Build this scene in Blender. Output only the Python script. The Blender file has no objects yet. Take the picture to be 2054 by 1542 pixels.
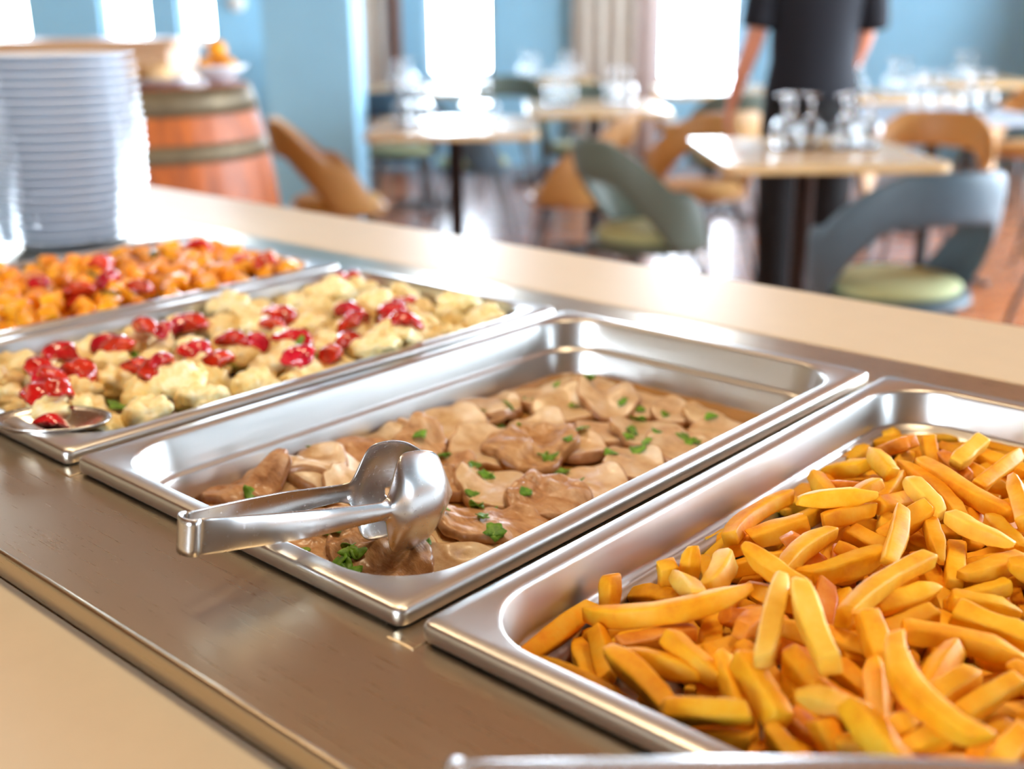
import bpy, bmesh, math, random
import numpy as np
from mathutils import Vector, Matrix, Quaternion

SC = bpy.context.scene
COL = SC.collection
PI = math.pi

# ------------------------------------------------------------------ helpers
def mesh(name, V, F, mat, parent=None, smooth=True, mats=None, midx=None):
    me = bpy.data.meshes.new(name)
    me.from_pydata([tuple(map(float, v)) for v in V], [], [tuple(int(i) for i in f) for f in F])
    for m in (mats or [mat]):
        me.materials.append(m)
    if midx is not None:
        me.polygons.foreach_set('material_index', midx)
    if smooth:
        me.polygons.foreach_set('use_smooth', [True] * len(me.polygons))
    me.update()
    o = bpy.data.objects.new(name, me)
    COL.objects.link(o)
    if parent is not None:
        o.parent = parent
    return o

def tag(o, label=None, cat=None, group=None, kind=None):
    if label: o['label'] = label
    if cat: o['category'] = cat
    if group: o['group'] = group
    if kind: o['kind'] = kind
    return o

def thing(name, label, cat, loc=(0, 0, 0), rotz=0.0, group=None):
    o = bpy.data.objects.new(name, None)
    o.empty_display_size = 0.05
    COL.objects.link(o)
    o.location = loc
    o.rotation_euler = (0, 0, rotz)
    return tag(o, label, cat, group)

def kids(o):
    return [c for c in bpy.data.objects if c.parent == o]

def dup(root, loc=None, rotz=None, label=None, group=None, mats=None):
    """a thing, its parts and their sub-parts, sharing mesh data"""
    def cp(o, parent):
        c = o.copy()
        if mats and c.type == 'MESH' and o.data.materials and o.data.materials[0] in mats:
            c.data = o.data.copy()
            c.data.materials[0] = mats[o.data.materials[0]]
        COL.objects.link(c)
        if parent is not None:
            c.parent = parent
        for k in kids(o):
            cp(k, c)
        return c
    r = cp(root, None)
    if loc is not None: r.location = loc
    if rotz is not None: r.rotation_euler = (0, 0, rotz)
    if label: r['label'] = label
    if group: r['group'] = group
    return r

class MB:
    """collects shapes into one mesh"""
    def __init__(s): s.V = []; s.F = []
    def add(s, V, F):
        b = len(s.V); s.V += [tuple(v) for v in V]; s.F += [tuple(i + b for i in f) for f in F]
    def box(s, x0, x1, y0, y1, z0, z1, T=None):
        V = [(x0, y0, z0), (x1, y0, z0), (x1, y1, z0), (x0, y1, z0), (x0, y0, z1), (x1, y0, z1), (x1, y1, z1), (x0, y1, z1)]
        if T: V = [T(*v) for v in V]
        s.add(V, [(0, 3, 2, 1), (4, 5, 6, 7), (0, 1, 5, 4), (1, 2, 6, 5), (2, 3, 7, 6), (3, 0, 4, 7)])
    def tube(s, pts, rad, n=10, cap=True):
        pts = [Vector(p) for p in pts]; rings = []
        rad = rad if isinstance(rad, (list, tuple)) else [rad] * len(pts)
        up = None; V = []
        for i, p in enumerate(pts):
            t = (pts[min(i + 1, len(pts) - 1)] - pts[max(i - 1, 0)]).normalized()
            if up is None:
                up = t.orthogonal().normalized()
            up = (up - t * up.dot(t)).normalized()
            b = t.cross(up)
            V += [p + (up * math.cos(2 * PI * k / n) + b * math.sin(2 * PI * k / n)) * rad[i] for k in range(n)]
        F = []
        for i in range(len(pts) - 1):
            for k in range(n):
                F.append((i * n + k, i * n + (k + 1) % n, (i + 1) * n + (k + 1) % n, (i + 1) * n + k))
        if cap:
            F.append(tuple(range(n - 1, -1, -1))); F.append(tuple((len(pts) - 1) * n + k for k in range(n)))
        s.add(V, F)
    def lathe(s, prof, n=40, c=(0, 0, 0), cap=False):
        V = []; F = []
        for r, z in prof:
            V += [(c[0] + r * math.cos(2 * PI * k / n), c[1] + r * math.sin(2 * PI * k / n), c[2] + z) for k in range(n)]
        for i in range(len(prof) - 1):
            for k in range(n):
                F.append((i * n + k, i * n + (k + 1) % n, (i + 1) * n + (k + 1) % n, (i + 1) * n + k))
        if cap:
            F.append(tuple(range(n - 1, -1, -1))); F.append(tuple((len(prof) - 1) * n + k for k in range(n)))
        s.add(V, F)
    def build(s, name, mat, parent=None, smooth=True):
        return mesh(name, s.V, s.F, mat, parent, smooth)

def bevel(o, w, seg=2, ang=0.6):
    m = o.modifiers.new('bevel', 'BEVEL'); m.width = w; m.segments = seg; m.limit_method = 'ANGLE'; m.angle_limit = ang
    return o

def subsurf(o, n):
    m = o.modifiers.new('sub', 'SUBSURF'); m.levels = n; m.render_levels = n
    return o

def solid(o, t, off=-1):
    m = o.modifiers.new('solid', 'SOLIDIFY'); m.thickness = t; m.offset = off
    return o

def rrect(x0, x1, y0, y1, r, k=8):
    """rounded rectangle loop, 4*(k+1) points, ccw"""
    P = []
    for cx, cy, a0 in ((x1 - r, y1 - r, 0), (x0 + r, y1 - r, PI / 2), (x0 + r, y0 + r, PI), (x1 - r, y0 + r, 1.5 * PI)):
        for i in range(k + 1):
            a = a0 + PI / 2 * i / k
            P.append((cx + r * math.cos(a), cy + r * math.sin(a)))
    return P

def rloft(rings, capb=False, capt=False):
    n = len(rings[0]); V = [p for r in rings for p in r]; F = []
    for i in range(len(rings) - 1):
        for k in range(n):
            F.append((i * n + k, i * n + (k + 1) % n, (i + 1) * n + (k + 1) % n, (i + 1) * n + k))
    if capb: F.append(tuple(range(n - 1, -1, -1)))
    if capt: F.append(tuple((len(rings) - 1) * n + k for k in range(n)))
    return V, F

# ------------------------------------------------------------------ materials
def S(c):
    """sRGB 0-255 -> linear rgba"""
    o = []
    for x in c:
        x /= 255.0
        o.append(x / 12.92 if x <= 0.04045 else ((x + 0.055) / 1.055) ** 2.4)
    return (*o, 1.0)

def newmat(name):
    m = bpy.data.materials.new(name); m.use_nodes = True
    nt = m.node_tree
    return m, nt, nt.nodes['Principled BSDF']

def setp(b, **k):
    for n, v in k.items():
        b.inputs[n.replace('_', ' ')].default_value = v

def noise(nt, scale, detail=4, rough=.6, stretch=None, coord='Object'):
    tc = nt.nodes.new('ShaderNodeTexCoord'); n = nt.nodes.new('ShaderNodeTexNoise')
    n.inputs['Scale'].default_value = scale; n.inputs['Detail'].default_value = detail; n.inputs['Roughness'].default_value = rough
    src = tc.outputs[coord]
    if stretch:
        mp = nt.nodes.new('ShaderNodeMapping'); mp.inputs['Scale'].default_value = stretch
        nt.links.new(src, mp.inputs[0]); src = mp.outputs[0]
    nt.links.new(src, n.inputs['Vector'])
    return n

def ramp(nt, src, stops):
    r = nt.nodes.new('ShaderNodeValToRGB'); e = r.color_ramp.elements
    while len(e) < len(stops): e.new(.5)
    for i, (p, c) in enumerate(stops):
        e[i].position = p; e[i].color = c
    nt.links.new(src, r.inputs[0])
    return r

def bump(nt, b, src, strength, dist=.001):
    n = nt.nodes.new('ShaderNodeBump'); n.inputs['Strength'].default_value = strength; n.inputs['Distance'].default_value = dist
    nt.links.new(src, n.inputs['Height']); nt.links.new(n.outputs[0], b.inputs['Normal'])

def plain(name, c, rough=.5, metal=0.0, nz=None, var=.08, bmp=0, **k):
    """a flat colour, optionally mottled by noise"""
    m, nt, b = newmat(name)
    c = S(c) if max(c) > 1 else (*c, 1)
    setp(b, Base_Color=c, Roughness=rough, Metallic=metal, **k)
    if nz:
        n = noise(nt, nz)
        r = ramp(nt, n.outputs[0], [(.3, tuple(x * (1 - var) for x in c[:3]) + (1,)), (.7, tuple(min(1, x * (1 + var)) for x in c[:3]) + (1,))])
        nt.links.new(r.outputs[0], b.inputs['Base Color'])
        if bmp: bump(nt, b, n.outputs[0], bmp)
    return m

def steel(name, rough=.22, stretch=(2, 60, 60), col=(.62, .60, .57), amp=.10, sc=8, bm=.02):
    m, nt, b = newmat(name)
    setp(b, Base_Color=(*col, 1), Metallic=1.0, Roughness=rough)
    n = noise(nt, sc, 5, .65, stretch)
    mr = nt.nodes.new('ShaderNodeMapRange')
    mr.inputs[3].default_value = rough - amp * .5; mr.inputs[4].default_value = rough + amp
    nt.links.new(n.outputs[0], mr.inputs[0]); nt.links.new(mr.outputs[0], b.inputs['Roughness'])
    if bm: bump(nt, b, n.outputs[0], bm, .0003)
    return m

def twotone(name, stops, scale, rough=.45, bmp=.3, detail=5, dist=.001, rnd=0.0, stretch=None, **k):
    m, nt, b = newmat(name)
    n = noise(nt, scale, detail, .6, stretch)
    r = ramp(nt, n.outputs[0], [(p, S(c)) for p, c in stops])
    out = r.outputs[0]
    if rnd:
        oi = nt.nodes.new('ShaderNodeObjectInfo'); mr = nt.nodes.new('ShaderNodeMapRange')
        mr.inputs[3].default_value = 1 - rnd; mr.inputs[4].default_value = 1 + rnd
        hs = nt.nodes.new('ShaderNodeHueSaturation')
        nt.links.new(oi.outputs['Random'], mr.inputs[0]); nt.links.new(mr.outputs[0], hs.inputs['Value'])
        mh = nt.nodes.new('ShaderNodeMapRange'); mh.inputs[3].default_value = .5 - rnd * .06; mh.inputs[4].default_value = .5 + rnd * .06
        ml = nt.nodes.new('ShaderNodeMath'); ml.operation = 'FRACT'; mm = nt.nodes.new('ShaderNodeMath'); mm.operation = 'MULTIPLY'; mm.inputs[1].default_value = 7.31
        nt.links.new(oi.outputs['Random'], mm.inputs[0]); nt.links.new(mm.outputs[0], ml.inputs[0]); nt.links.new(ml.outputs[0], mh.inputs[0])
        nt.links.new(mh.outputs[0], hs.inputs['Hue'])
        nt.links.new(out, hs.inputs['Color']); out = hs.outputs[0]
    nt.links.new(out, b.inputs['Base Color'])
    setp(b, Roughness=rough, **k)
    if bmp: bump(nt, b, n.outputs[0], bmp, dist)
    return m

def glassmat(name, tint=(1, 1, 1)):
    m, nt, b = newmat(name); nt.nodes.remove(b)
    out = nt.nodes['Material Output']; g = nt.nodes.new('ShaderNodeBsdfGlass')
    g.inputs['Color'].default_value = (*tint, 1); g.inputs['Roughness'].default_value = 0.0; g.inputs['IOR'].default_value = 1.48
    nt.links.new(g.outputs[0], out.inputs[0]); return m

def panemat(name):
    """thin window pane: lets light straight through, mirrors a little by Fresnel"""
    m, nt, b = newmat(name); nt.nodes.remove(b)
    out = nt.nodes['Material Output']; t = nt.nodes.new('ShaderNodeBsdfTransparent'); g = nt.nodes.new('ShaderNodeBsdfGlossy')
    g.inputs['Roughness'].default_value = 0.02
    f = nt.nodes.new('ShaderNodeFresnel'); f.inputs[0].default_value = 1.3; x = nt.nodes.new('ShaderNodeMixShader')
    nt.links.new(f.outputs[0], x.inputs[0]); nt.links.new(t.outputs[0], x.inputs[1]); nt.links.new(g.outputs[0], x.inputs[2])
    nt.links.new(x.outputs[0], out.inputs[0]); return m

M = {}
M['pan'] = steel('pan_steel', .30, (60, 2, 60), (.66, .645, .62))
M['top'] = steel('counter_steel_warm_cast', .27, (2, 60, 60), (.57, .475, .34), .06, 8, 0)  # base colour carries the warm lamp cast; the bare steel is untinted
M['tong'] = steel('tong_steel', .26, (8, 30, 30), (.64, .63, .62), .03, 12, 0)
M['cream'] = plain('cream_laminate', (222, 206, 178), .42, nz=30, var=.02, Specular_IOR_Level=.35)
M['fry'] = twotone('fried_potato', [(.30, (236, 150, 20)), (.50, (250, 182, 34)), (.75, (254, 206, 70))], 55, .52, .55, 6, .0014, rnd=.10, Subsurface_Weight=.15, Subsurface_Radius=(.006, .003, .001), Specular_IOR_Level=.25)
M['fry_pale'] = twotone('pale_fried_potato', [(.25, (236, 168, 40)), (.5, (250, 200, 70)), (.75, (255, 222, 110))], 45, .50, .45, 5, .001, rnd=.06, Subsurface_Weight=.15, Subsurface_Radius=(.006, .003, .001), Specular_IOR_Level=.3)
M['fry_crisp'] = twotone('crisp_fried_potato', [(.25, (206, 104, 24)), (.5, (236, 146, 36)), (.75, (248, 178, 76))], 60, .45, .5, 5, .0012, rnd=.08, Coat_Weight=.15, Coat_Roughness=.3)
M['meat'] = twotone('braised_pork', [(.30, (198, 154, 106)), (.5, (232, 202, 158)), (.70, (246, 228, 200))], 46, .34, 1.0, 12, .0016, rnd=.07, Coat_Weight=.35, Coat_Roughness=.18, Subsurface_Weight=.06, Subsurface_Radius=(.006, .002, .001))
M['meat_brown'] = twotone('browned_pork', [(.28, (146, 94, 50)), (.48, (204, 152, 102)), (.75, (236, 198, 152))], 60, .34, .9, 9, .0025, rnd=.08, stretch=(1, 2.6, 1), Coat_Weight=.35, Coat_Roughness=.18)
M['pork_rim'] = twotone('pork_rim', [(.3, (150, 98, 56)), (.6, (198, 148, 98)), (.8, (224, 184, 136))], 70, .38, .6, 7, .0014, rnd=.06, Coat_Weight=.3, Coat_Roughness=.2)
M['sauce'] = plain('meat_juice', (196, 146, 84), .08, nz=20, var=.2, Coat_Weight=.5)
M['parsley'] = twotone('parsley_green', [(.3, (70, 124, 22)), (.6, (118, 170, 42)), (.8, (158, 200, 78))], 160, .45, .4, rnd=.2)
M['floret'] = twotone('cauliflower_cream', [(.3, (242, 204, 116)), (.5, (253, 232, 168)), (.75, (255, 249, 218))], 120, .5, .7, 4, .0018, rnd=.07, Subsurface_Weight=.12, Subsurface_Radius=(.006, .004, .002))
M['stalk'] = plain('cauliflower_stalk', (228, 206, 140), .45, nz=60, var=.08)
M['tomato'] = twotone('stewed_tomato', [(.3, (150, 10, 10)), (.55, (206, 26, 24)), (.8, (226, 66, 52))], 60, .16, .3, 4, .001, rnd=.12, Coat_Weight=.5, Coat_Roughness=.08)
M['carrot'] = twotone('cooked_carrot', [(.3, (232, 132, 12)), (.55, (248, 166, 26)), (.8, (253, 194, 66))], 45, .3, .25, 4, .001, rnd=.12, Coat_Weight=.3, Coat_Roughness=.2, Subsurface_Weight=.08, Subsurface_Radius=(.005, .002, .001))
M['pepper'] = twotone('red_pepper', [(.3, (150, 20, 12)), (.6, (206, 48, 28)), (.8, (222, 80, 40))], 50, .25, .2, 4, .001, rnd=.15, Coat_Weight=.3)
M['olive'] = twotone('cooked_herb', [(.3, (52, 60, 16)), (.7, (104, 110, 34))], 70, .4, .3, rnd=.15)
M['porcelain'] = plain('white_porcelain', (226, 232, 240), .14, Coat_Weight=.3)
M['blue'] = plain('blue_wall_paint', (152, 208, 236), .62, nz=6, var=.025)
M['beige'] = plain('beige_wall_paint', (156, 134, 98), .7, nz=6, var=.03)
M['white'] = plain('white_paint', (236, 234, 228), .5)
M['ceil'] = plain('brown_wood_ceiling', (132, 82, 36), .7)
M['frame'] = plain('window_frame_paint', (214, 216, 220), .4)
M['pane'] = panemat('window_glass')
M['glass'] = glassmat('clear_glass')
M['black'] = plain('black_metal', (26, 24, 26), .4)
M['tabletop'] = twotone('pale_oak', [(.3, (214, 176, 120)), (.6, (232, 200, 148)), (.85, (240, 214, 168))], 6, .26, .08, 6, .0005, stretch=(1, 9, 9))
M['tan'] = plain('tan_shell', (196, 146, 84), .45, nz=30, var=.05)
M['green'] = plain('dark_green_shell', (92, 104, 92), .5, nz=30, var=.05)
M['slate'] = plain('slate_shell', (76, 96, 108), .5, nz=30, var=.05)
M['cushg'] = plain('pale_green_fabric', (186, 192, 142), .8, nz=60, var=.06)
M['cusht'] = plain('tan_fabric', (214, 170, 104), .8, nz=60, var=.06)
M['leg'] = plain('grey_metal_leg', (92, 88, 88), .35, .6)
M['curtain'] = plain('beige_curtain', (212, 204, 190), .85, nz=10, var=.05)
M['curtain_dark'] = plain('taupe_curtain', (148, 126, 118), .85, nz=10, var=.05)
M['oak'] = twotone('oak_board', [(.3, (196, 142, 88)), (.6, (222, 172, 116)), (.85, (232, 188, 136))], 4, .4, .1, 6, .0008, stretch=(1, 8, 8))
M['skin'] = plain('skin', (214, 140, 108), .5, nz=20, var=.05, Subsurface_Weight=.1, Subsurface_Radius=(.01, .004, .002))
M['navy'] = plain('navy_cotton', (15, 18, 29), .85, nz=80, var=.1)
M['trouser'] = plain('black_cotton', (16, 16, 18), .85, nz=80, var=.1)
M['hair'] = plain('dark_brown_hair', (48, 32, 24), .5, nz=60, var=.2)
M['shoe'] = plain('black_leather', (18, 18, 20), .35)
M['iron'] = plain('weathered_hoop_iron', (112, 98, 74), .5, .5, nz=20, var=.2)
M['stave'] = twotone('stained_oak_stave', [(.3, (136, 64, 14)), (.6, (176, 88, 22)), (.85, (196, 110, 38))], 5, .5, .12, 6, .001, stretch=(7, 7, 1))
M['bread'] = twotone('bread_crust', [(.3, (214, 168, 110)), (.7, (240, 212, 168))], 30, .7, .3)
M['orange'] = plain('orange_peel', (240, 160, 20), .4, nz=200, var=.1, bmp=.2)
M['void'] = plain('dark_well', (40, 34, 28), .6)

# ------------------------------------------------------------------ serving counter (x along the counter, y across it, pan rims at z = 0.9)
ZR = 0.900
ZT = 0.888
PITCH, PW, PL = 0.338, 0.325, 0.530
PAN_X = {'carrot': -2 * PITCH, 'cauliflower': -PITCH, 'meat': 0.0, 'fries': PITCH}

ct = thing('serving_counter', 'long buffet counter with brushed steel top and cream ledges on both sides', 'counter', (0, 0, 0))
def quadbox(b, x0, x1, y0, y1, z0, z1): b.box(x0, x1, y0, y1, z0, z1)
b = MB()
HX0, HX1, HY0, HY1 = -0.668, 0.655, 0.010, 0.520
CX0, CX1, CY0, CY1 = -2.3, 1.7, -0.0903, 0.610
for z, flip in ((ZT, 0),):
    P = [(CX0, CY0 + .003), (CX1, CY0 + .003), (CX1, CY1), (CX0, CY1), (HX0, HY0), (HX1, HY0), (HX1, HY1), (HX0, HY1)]
    V = [(x, y, z) for x, y in P] + [(x, y, z - .02) for x, y in P[4:]]
    F = [(0, 1, 5, 4), (1, 2, 6, 5), (2, 3, 7, 6), (3, 0, 4, 7), (4, 5, 9, 8), (5, 6, 10, 9), (6, 7, 11, 10), (7, 4, 8, 11)]
    b.add(V, F)
    # folded front edge: a small raised bead, then the drop to the tray ledge
    prof = [(CY0 + .003, ZT), (CY0 + .0015, ZT + .0012), (CY0 - .0005, ZT + .0012), (CY0 - .0018, ZT - .0002), (CY0 - .0022, ZT - .002), (CY0 - .0022, ZT - .014), (CY0 + .001, ZT - .020)]
    n0 = len(b.V)
    V = [(x, y, zz) for y, zz in prof for x in (CX0, CX1)]
    b.add(V, [(2 * i, 2 * i + 2, 2 * i + 3, 2 * i + 1) for i in range(len(prof) - 1)])
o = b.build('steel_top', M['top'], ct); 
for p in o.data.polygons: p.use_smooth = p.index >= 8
b = MB(); b.box(CX0, CX1, -0.42, CY0 + .001, .842, .8715)
bevel(b.build('tray_ledge', M['cream'], ct, False), .003)['label'] = 'cream tray ledge in front of the steel'
b = MB(); b.box(CX0, CX1, CY1 - .0005, .7976, .850, ZT + .0008)
bevel(b.build('back_ledge', M['cream'], ct, False), .004)['label'] = 'cream ledge behind the steel'
b = MB(); b.box(CX0 + .02, CX1 - .02, -0.40, -.375, .0, .842); b.box(CX0 + .02, CX1 - .02, .74, .775, .0, .850); b.box(CX0 + .02, CX0 + .05, -.375, .70, 0, .842); b.box(CX1 - .05, CX1 - .02, -.375, .70, 0, .842)
b.build('body_panel', M['white'], ct, False)
b = MB(); b.box(HX0 - .01, HX1 + .01, HY0 - .012, HY1 + .012, .72, .73); b.box(HX0 - .012, HX0 - .004, HY0 - .01, HY1 + .01, .72, ZT - .02); b.box(HX1 + .004, HX1 + .012, HY0 - .01, HY1 + .01, .72, ZT - .02)
b.box(HX0, HX1, HY0 - .012, HY0 - .004, .72, ZT - .02); b.box(HX0, HX1, HY1 + .004, HY1 + .012, .72, ZT - .02)
b.build('well', M['void'], ct, False)
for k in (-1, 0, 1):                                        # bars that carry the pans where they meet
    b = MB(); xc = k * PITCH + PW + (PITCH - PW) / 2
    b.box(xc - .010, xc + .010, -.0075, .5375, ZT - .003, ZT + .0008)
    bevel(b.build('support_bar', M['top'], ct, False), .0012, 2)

# ------------------------------------------------------------------ gastronorm pans
def pan_mesh(depth):
    def ring(ins, z, r): return [(x, y, z) for x, y in rrect(ins, PW - ins, ins, PL - ins, r, 10)]
    R = [ring(.0032, -.0105, .0045), ring(.0010, -.0100, .006), ring(0, -.0085, .007), ring(0, -.0035, .007), ring(.0005, -.0012, .0068), ring(.0022, 0, .006),
         ring(.0080, .0001, .012), ring(.0128, .0, .050), ring(.0138, -.0004, .0495), ring(.0148, -.0016, .049), ring(.0154, -.0032, .0485),
         ring(.0200, -.0240, .046), ring(.0206, -.0262, .0455), ring(.0222, -.0275, .045), ring(.0232, -.0284, .044), ring(.0240, -.0305, .0435)]
    zb = -depth
    R += [ring(.0272, zb + .012, .041), ring(.0290, zb + .0052, .038), ring(.0330, zb + .0014, .034), ring(.0390, zb, .029), ring(.075, zb - .0002, .02), ring(.15, zb - .0002, .005)]
    return rloft(R, capt=True)

PANS = {}
for nm, lab, dep in (('carrot', 'steel food pan of orange carrot and red pepper, next to the stack of plates', .038),
                     ('cauliflower', 'steel food pan holding cauliflower and red tomato', .040),
                     ('meat', 'steel food pan holding sliced pork, with tongs lying across its rim', .058),
                     ('fries', 'steel food pan heaped with french fries', .040)):
    V, F = pan_mesh(dep)
    o = mesh('food_pan', V, F, M['pan']); o.location = (PAN_X[nm], 0, ZR)
    solid(o, .0008, -1)
    tag(o, lab, 'pan', 'steel pans set in the counter'); PANS[nm] = o

# ------------------------------------------------------------------ serving tongs: one bent strip ending in two cupped paddles
def tongs(name, label, loc, rot, hole=True, k=1.0):
    """local +y runs from the bend to the paddles, z is the width of the strip"""
    root = thing(name, label, 'tongs'); root.location = loc; root.rotation_mode = 'QUATERNION'; root.rotation_quaternion = rot
    def hw(s):                                              # half width of the strip
        pts = [(0, .0102), (.010, .0102), (.030, .0096), (.070, .0082), (.100, .0064), (.112, .0060), (.1175, .0074), (.1195, .0105), (.1215, .0160), (.1235, .0222), (.1255, .0270), (.128, .0302), (.132, .0322), (.140, .0328), (.148, .0320), (.155, .0296), (.161, .0255), (.1655, .0202), (.169, .0138), (.1712, .005)]
        for (a, x), (c, y) in zip(pts, pts[1:]):
            if s <= c:
                t = (s - a) / (c - a); return x + (y - x) * t
        return pts[-1][1]
    def lat(s):                                             # half spacing of the arms
        pts = [(0, .0068), (.006, .0085), (.020, .0120), (.045, .0165), (.075, .0205), (.105, .0212), (.118, .0218), (.135, .0250), (.155, .0245), (.172, .0190)]
        for (a, x), (c, y) in zip(pts, pts[1:]):
            if s <= c:
                t = (s - a) / (c - a); t = t * t * (3 - 2 * t); return x + (y - x) * t
        return pts[-1][1]
    def cup(s, t):
        if s < .112: return -.0016 * t * t * min(1, s / .02)    # arms are slightly channelled
        k = min(1, (s - .112) / .02); e = max(0, (s - .145) / .027)
        return -(.0016 + .0105 * k) * t * t - .0065 * k * e * e
    SS = [0, .004, .010, .018, .028, .040, .055, .070, .085, .098, .106, .112, .1145, .116, .1175, .1185, .1195, .1205, .1215, .1225, .1235, .1245, .1255, .1268, .128, .130, .132, .135, .138, .142, .146, .150, .154, .158, .161, .164, .1665, .1685, .170, .1712]
    NT = 14
    for sg, pn in ((1, 'near'), (-1, 'far')):
        V = []; F = []
        for s in SS:
            for j in range(NT + 1):
                t = -1 + 2 * j / NT
                sy = s if s < .133 else .133 + (s - .133) * 1.12
                V.append((sg * (lat(s) + cup(s, t)), sy * k if s < .112 else sy + .112 * (k - 1), t * hw(s)))
        for i in range(len(SS) - 1):
            for j in range(NT):
                q = (i * (NT + 1) + j, i * (NT + 1) + j + 1, (i + 1) * (NT + 1) + j + 1, (i + 1) * (NT + 1) + j)
                F.append(q if sg < 0 else q[::-1])
        o = mesh('arm', V, F, M['tong'], root)
        if hole and sg < 0:                                 # round drain hole punched in the paddle
            bm = bmesh.new(); bm.from_mesh(o.data); c = Vector((-.02, .153, -.006))
            for _ in range(2):
                near = [f for f in bm.faces if (Vector((0, f.calc_center_median().y, f.calc_center_median().z)) - Vector((0, c.y, c.z))).length < .007]
                bmesh.ops.subdivide_edges(bm, edges=list({e for f in near for e in f.edges}), cuts=1, use_grid_fill=True)
            bmesh.ops.delete(bm, geom=[f for f in bm.faces if math.hypot(f.calc_center_median().y - c.y, f.calc_center_median().z - c.z) < .0026], context='FACES')
            bm.to_mesh(o.data); bm.free()
            for p in o.data.polygons: p.use_smooth = True
        solid(o, .0013, -1 if sg < 0 else -1); subsurf(o, 1)
    # the bend that joins the two arms
    V = []; F = []; n = 12
    for i in range(n + 1):
        a = PI * i / n
        x = .0068 * math.cos(a); y = -.0058 * (max(0.0, math.sin(a)) ** .55)
        for j in range(7):
            t = -1 + j / 3
            V.append((x, y, t * .0102))
    for i in range(n):
        for j in range(6):
            F.append((i * 7 + j, i * 7 + j + 1, (i + 1) * 7 + j + 1, (i + 1) * 7 + j)[::-1])
    o = mesh('bend', V, F, M['tong'], root); solid(o, .0013, -1)
    return root

def aim(d, up=(0, 0, 1), roll=0.0):
    """rotation that takes +y to d and keeps z near up"""
    y = Vector(d).normalized(); x = y.cross(Vector(up)).normalized(); z = x.cross(y)
    q = Matrix((x, y, z)).transposed().to_quaternion()
    return q @ Quaternion((0, 1, 0), roll)

tongs('serving_tongs', 'steel serving tongs lying across the rim of the pork pan, paddles in the meat', (.2140, -.0445, .9250), aim((.05, 1, -.160)))
tongs('serving_tongs', 'blurred steel tongs in the foreground, lying over the front of the fries pan', (.4766, -.111, .933), aim((.108, .087, -.004), roll=PI / 2), False, 2.0)
# ------------------------------------------------------------------ serving spoon in the cauliflower pan
def spoon(name, label, loc, rot):
    root = thing(name, label, 'spoon', loc); root.rotation_mode = 'QUATERNION'; root.rotation_quaternion = rot
    V = []; F = []; NR, NA = 8, 32
    for i in range(NR + 1):
        r = i / NR
        for k in range(NA):
            a = 2 * PI * k / NA
            V.append((.027 * r * math.cos(a), .043 * r * math.sin(a) + .043, -.013 * (1 - r ** 2.2) + .0015 * r))
    for i in range(NR):
        for k in range(NA):
            F.append((i * NA + k, i * NA + (k + 1) % NA, (i + 1) * NA + (k + 1) % NA, (i + 1) * NA + k))
    o = mesh('bowl', V, F, M['tong'], root); solid(o, .0012, 1)
    V = []; pr = [(.004, .0010, .010), (-.006, .0030, .0075), (-.020, .0075, .0050), (-.060, .0120, .0055), (-.120, .0130, .0075), (-.165, .0105, .0095), (-.180, .0090, .0080), (-.184, .0086, .003)]
    R = []
    for y, z, w in pr:
        R.append([(-w, y, z), (-w * .6, y, z + .0012), (0, y, z + .0016), (w * .6, y, z + .0012), (w, y, z), (0, y, z - .0006)])
    V, F = rloft(R, True, True)
    subsurf(mesh('handle', V, F, M['tong'], root), 1)
    return root
spoon('serving_spoon', 'steel serving spoon resting on the near rim of the cauliflower pan', (-.113, -.003, .9025), aim((.743, .669, -.02)))

# ------------------------------------------------------------------ plates
def plate_mesh(R):
    pr = [(.001, .0035), (.040 * R / .1, .0036), (.058 * R / .1, .0042), (.066 * R / .1, .0075), (.080 * R / .1, .0125), (R - .002, .0172), (R - .0003, .0184), (R, .0174), (R - .0012, .0163),
          (.081 * R / .1, .0100), (.068 * R / .1, .0042), (.062 * R / .1, .0012), (.060 * R / .1, 0), (.056 * R / .1, 0), (.054 * R / .1, .0016), (.001, .0018)]
    b = MB(); b.lathe(pr, 56); return b
rng = random.Random(5)
p0 = plate_mesh(.106).build('dinner_plate', M['porcelain'])
NPL = 22
for i in range(NPL):
    o = p0 if i == 0 else p0.copy()
    if i: COL.objects.link(o)
    k = i / (NPL - 1)
    bow = .0045 * math.sin(PI * min(1, (1 - k) * 1.25))
    o.location = (-.797 + rng.uniform(-.0012, .0012) + bow * .7, .4235 + rng.uniform(-.0012, .0012) + bow * .7, ZT + .0112 * i)
    o.rotation_euler = (0, 0, rng.uniform(0, 6))
    lab = 'white round plate in the tall stack behind the carrot pan'
    if i == NPL - 1: lab = 'topmost white plate of the tall stack behind the carrot pan'
    if i == 0: lab = 'lowest white plate of the tall stack, standing on the steel counter'
    tag(o, lab, 'plate', 'plates in the tall stack')
for i in range(10):
    o = p0.copy(); COL.objects.link(o)
    o.location = (-.935 + rng.uniform(-.001, .001), .205 + rng.uniform(-.001, .001), ZT + .0122 * i)
    tag(o, 'white plate in the low stack cut off by the left edge of the photo', 'plate', 'plates in the low stack')

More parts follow.
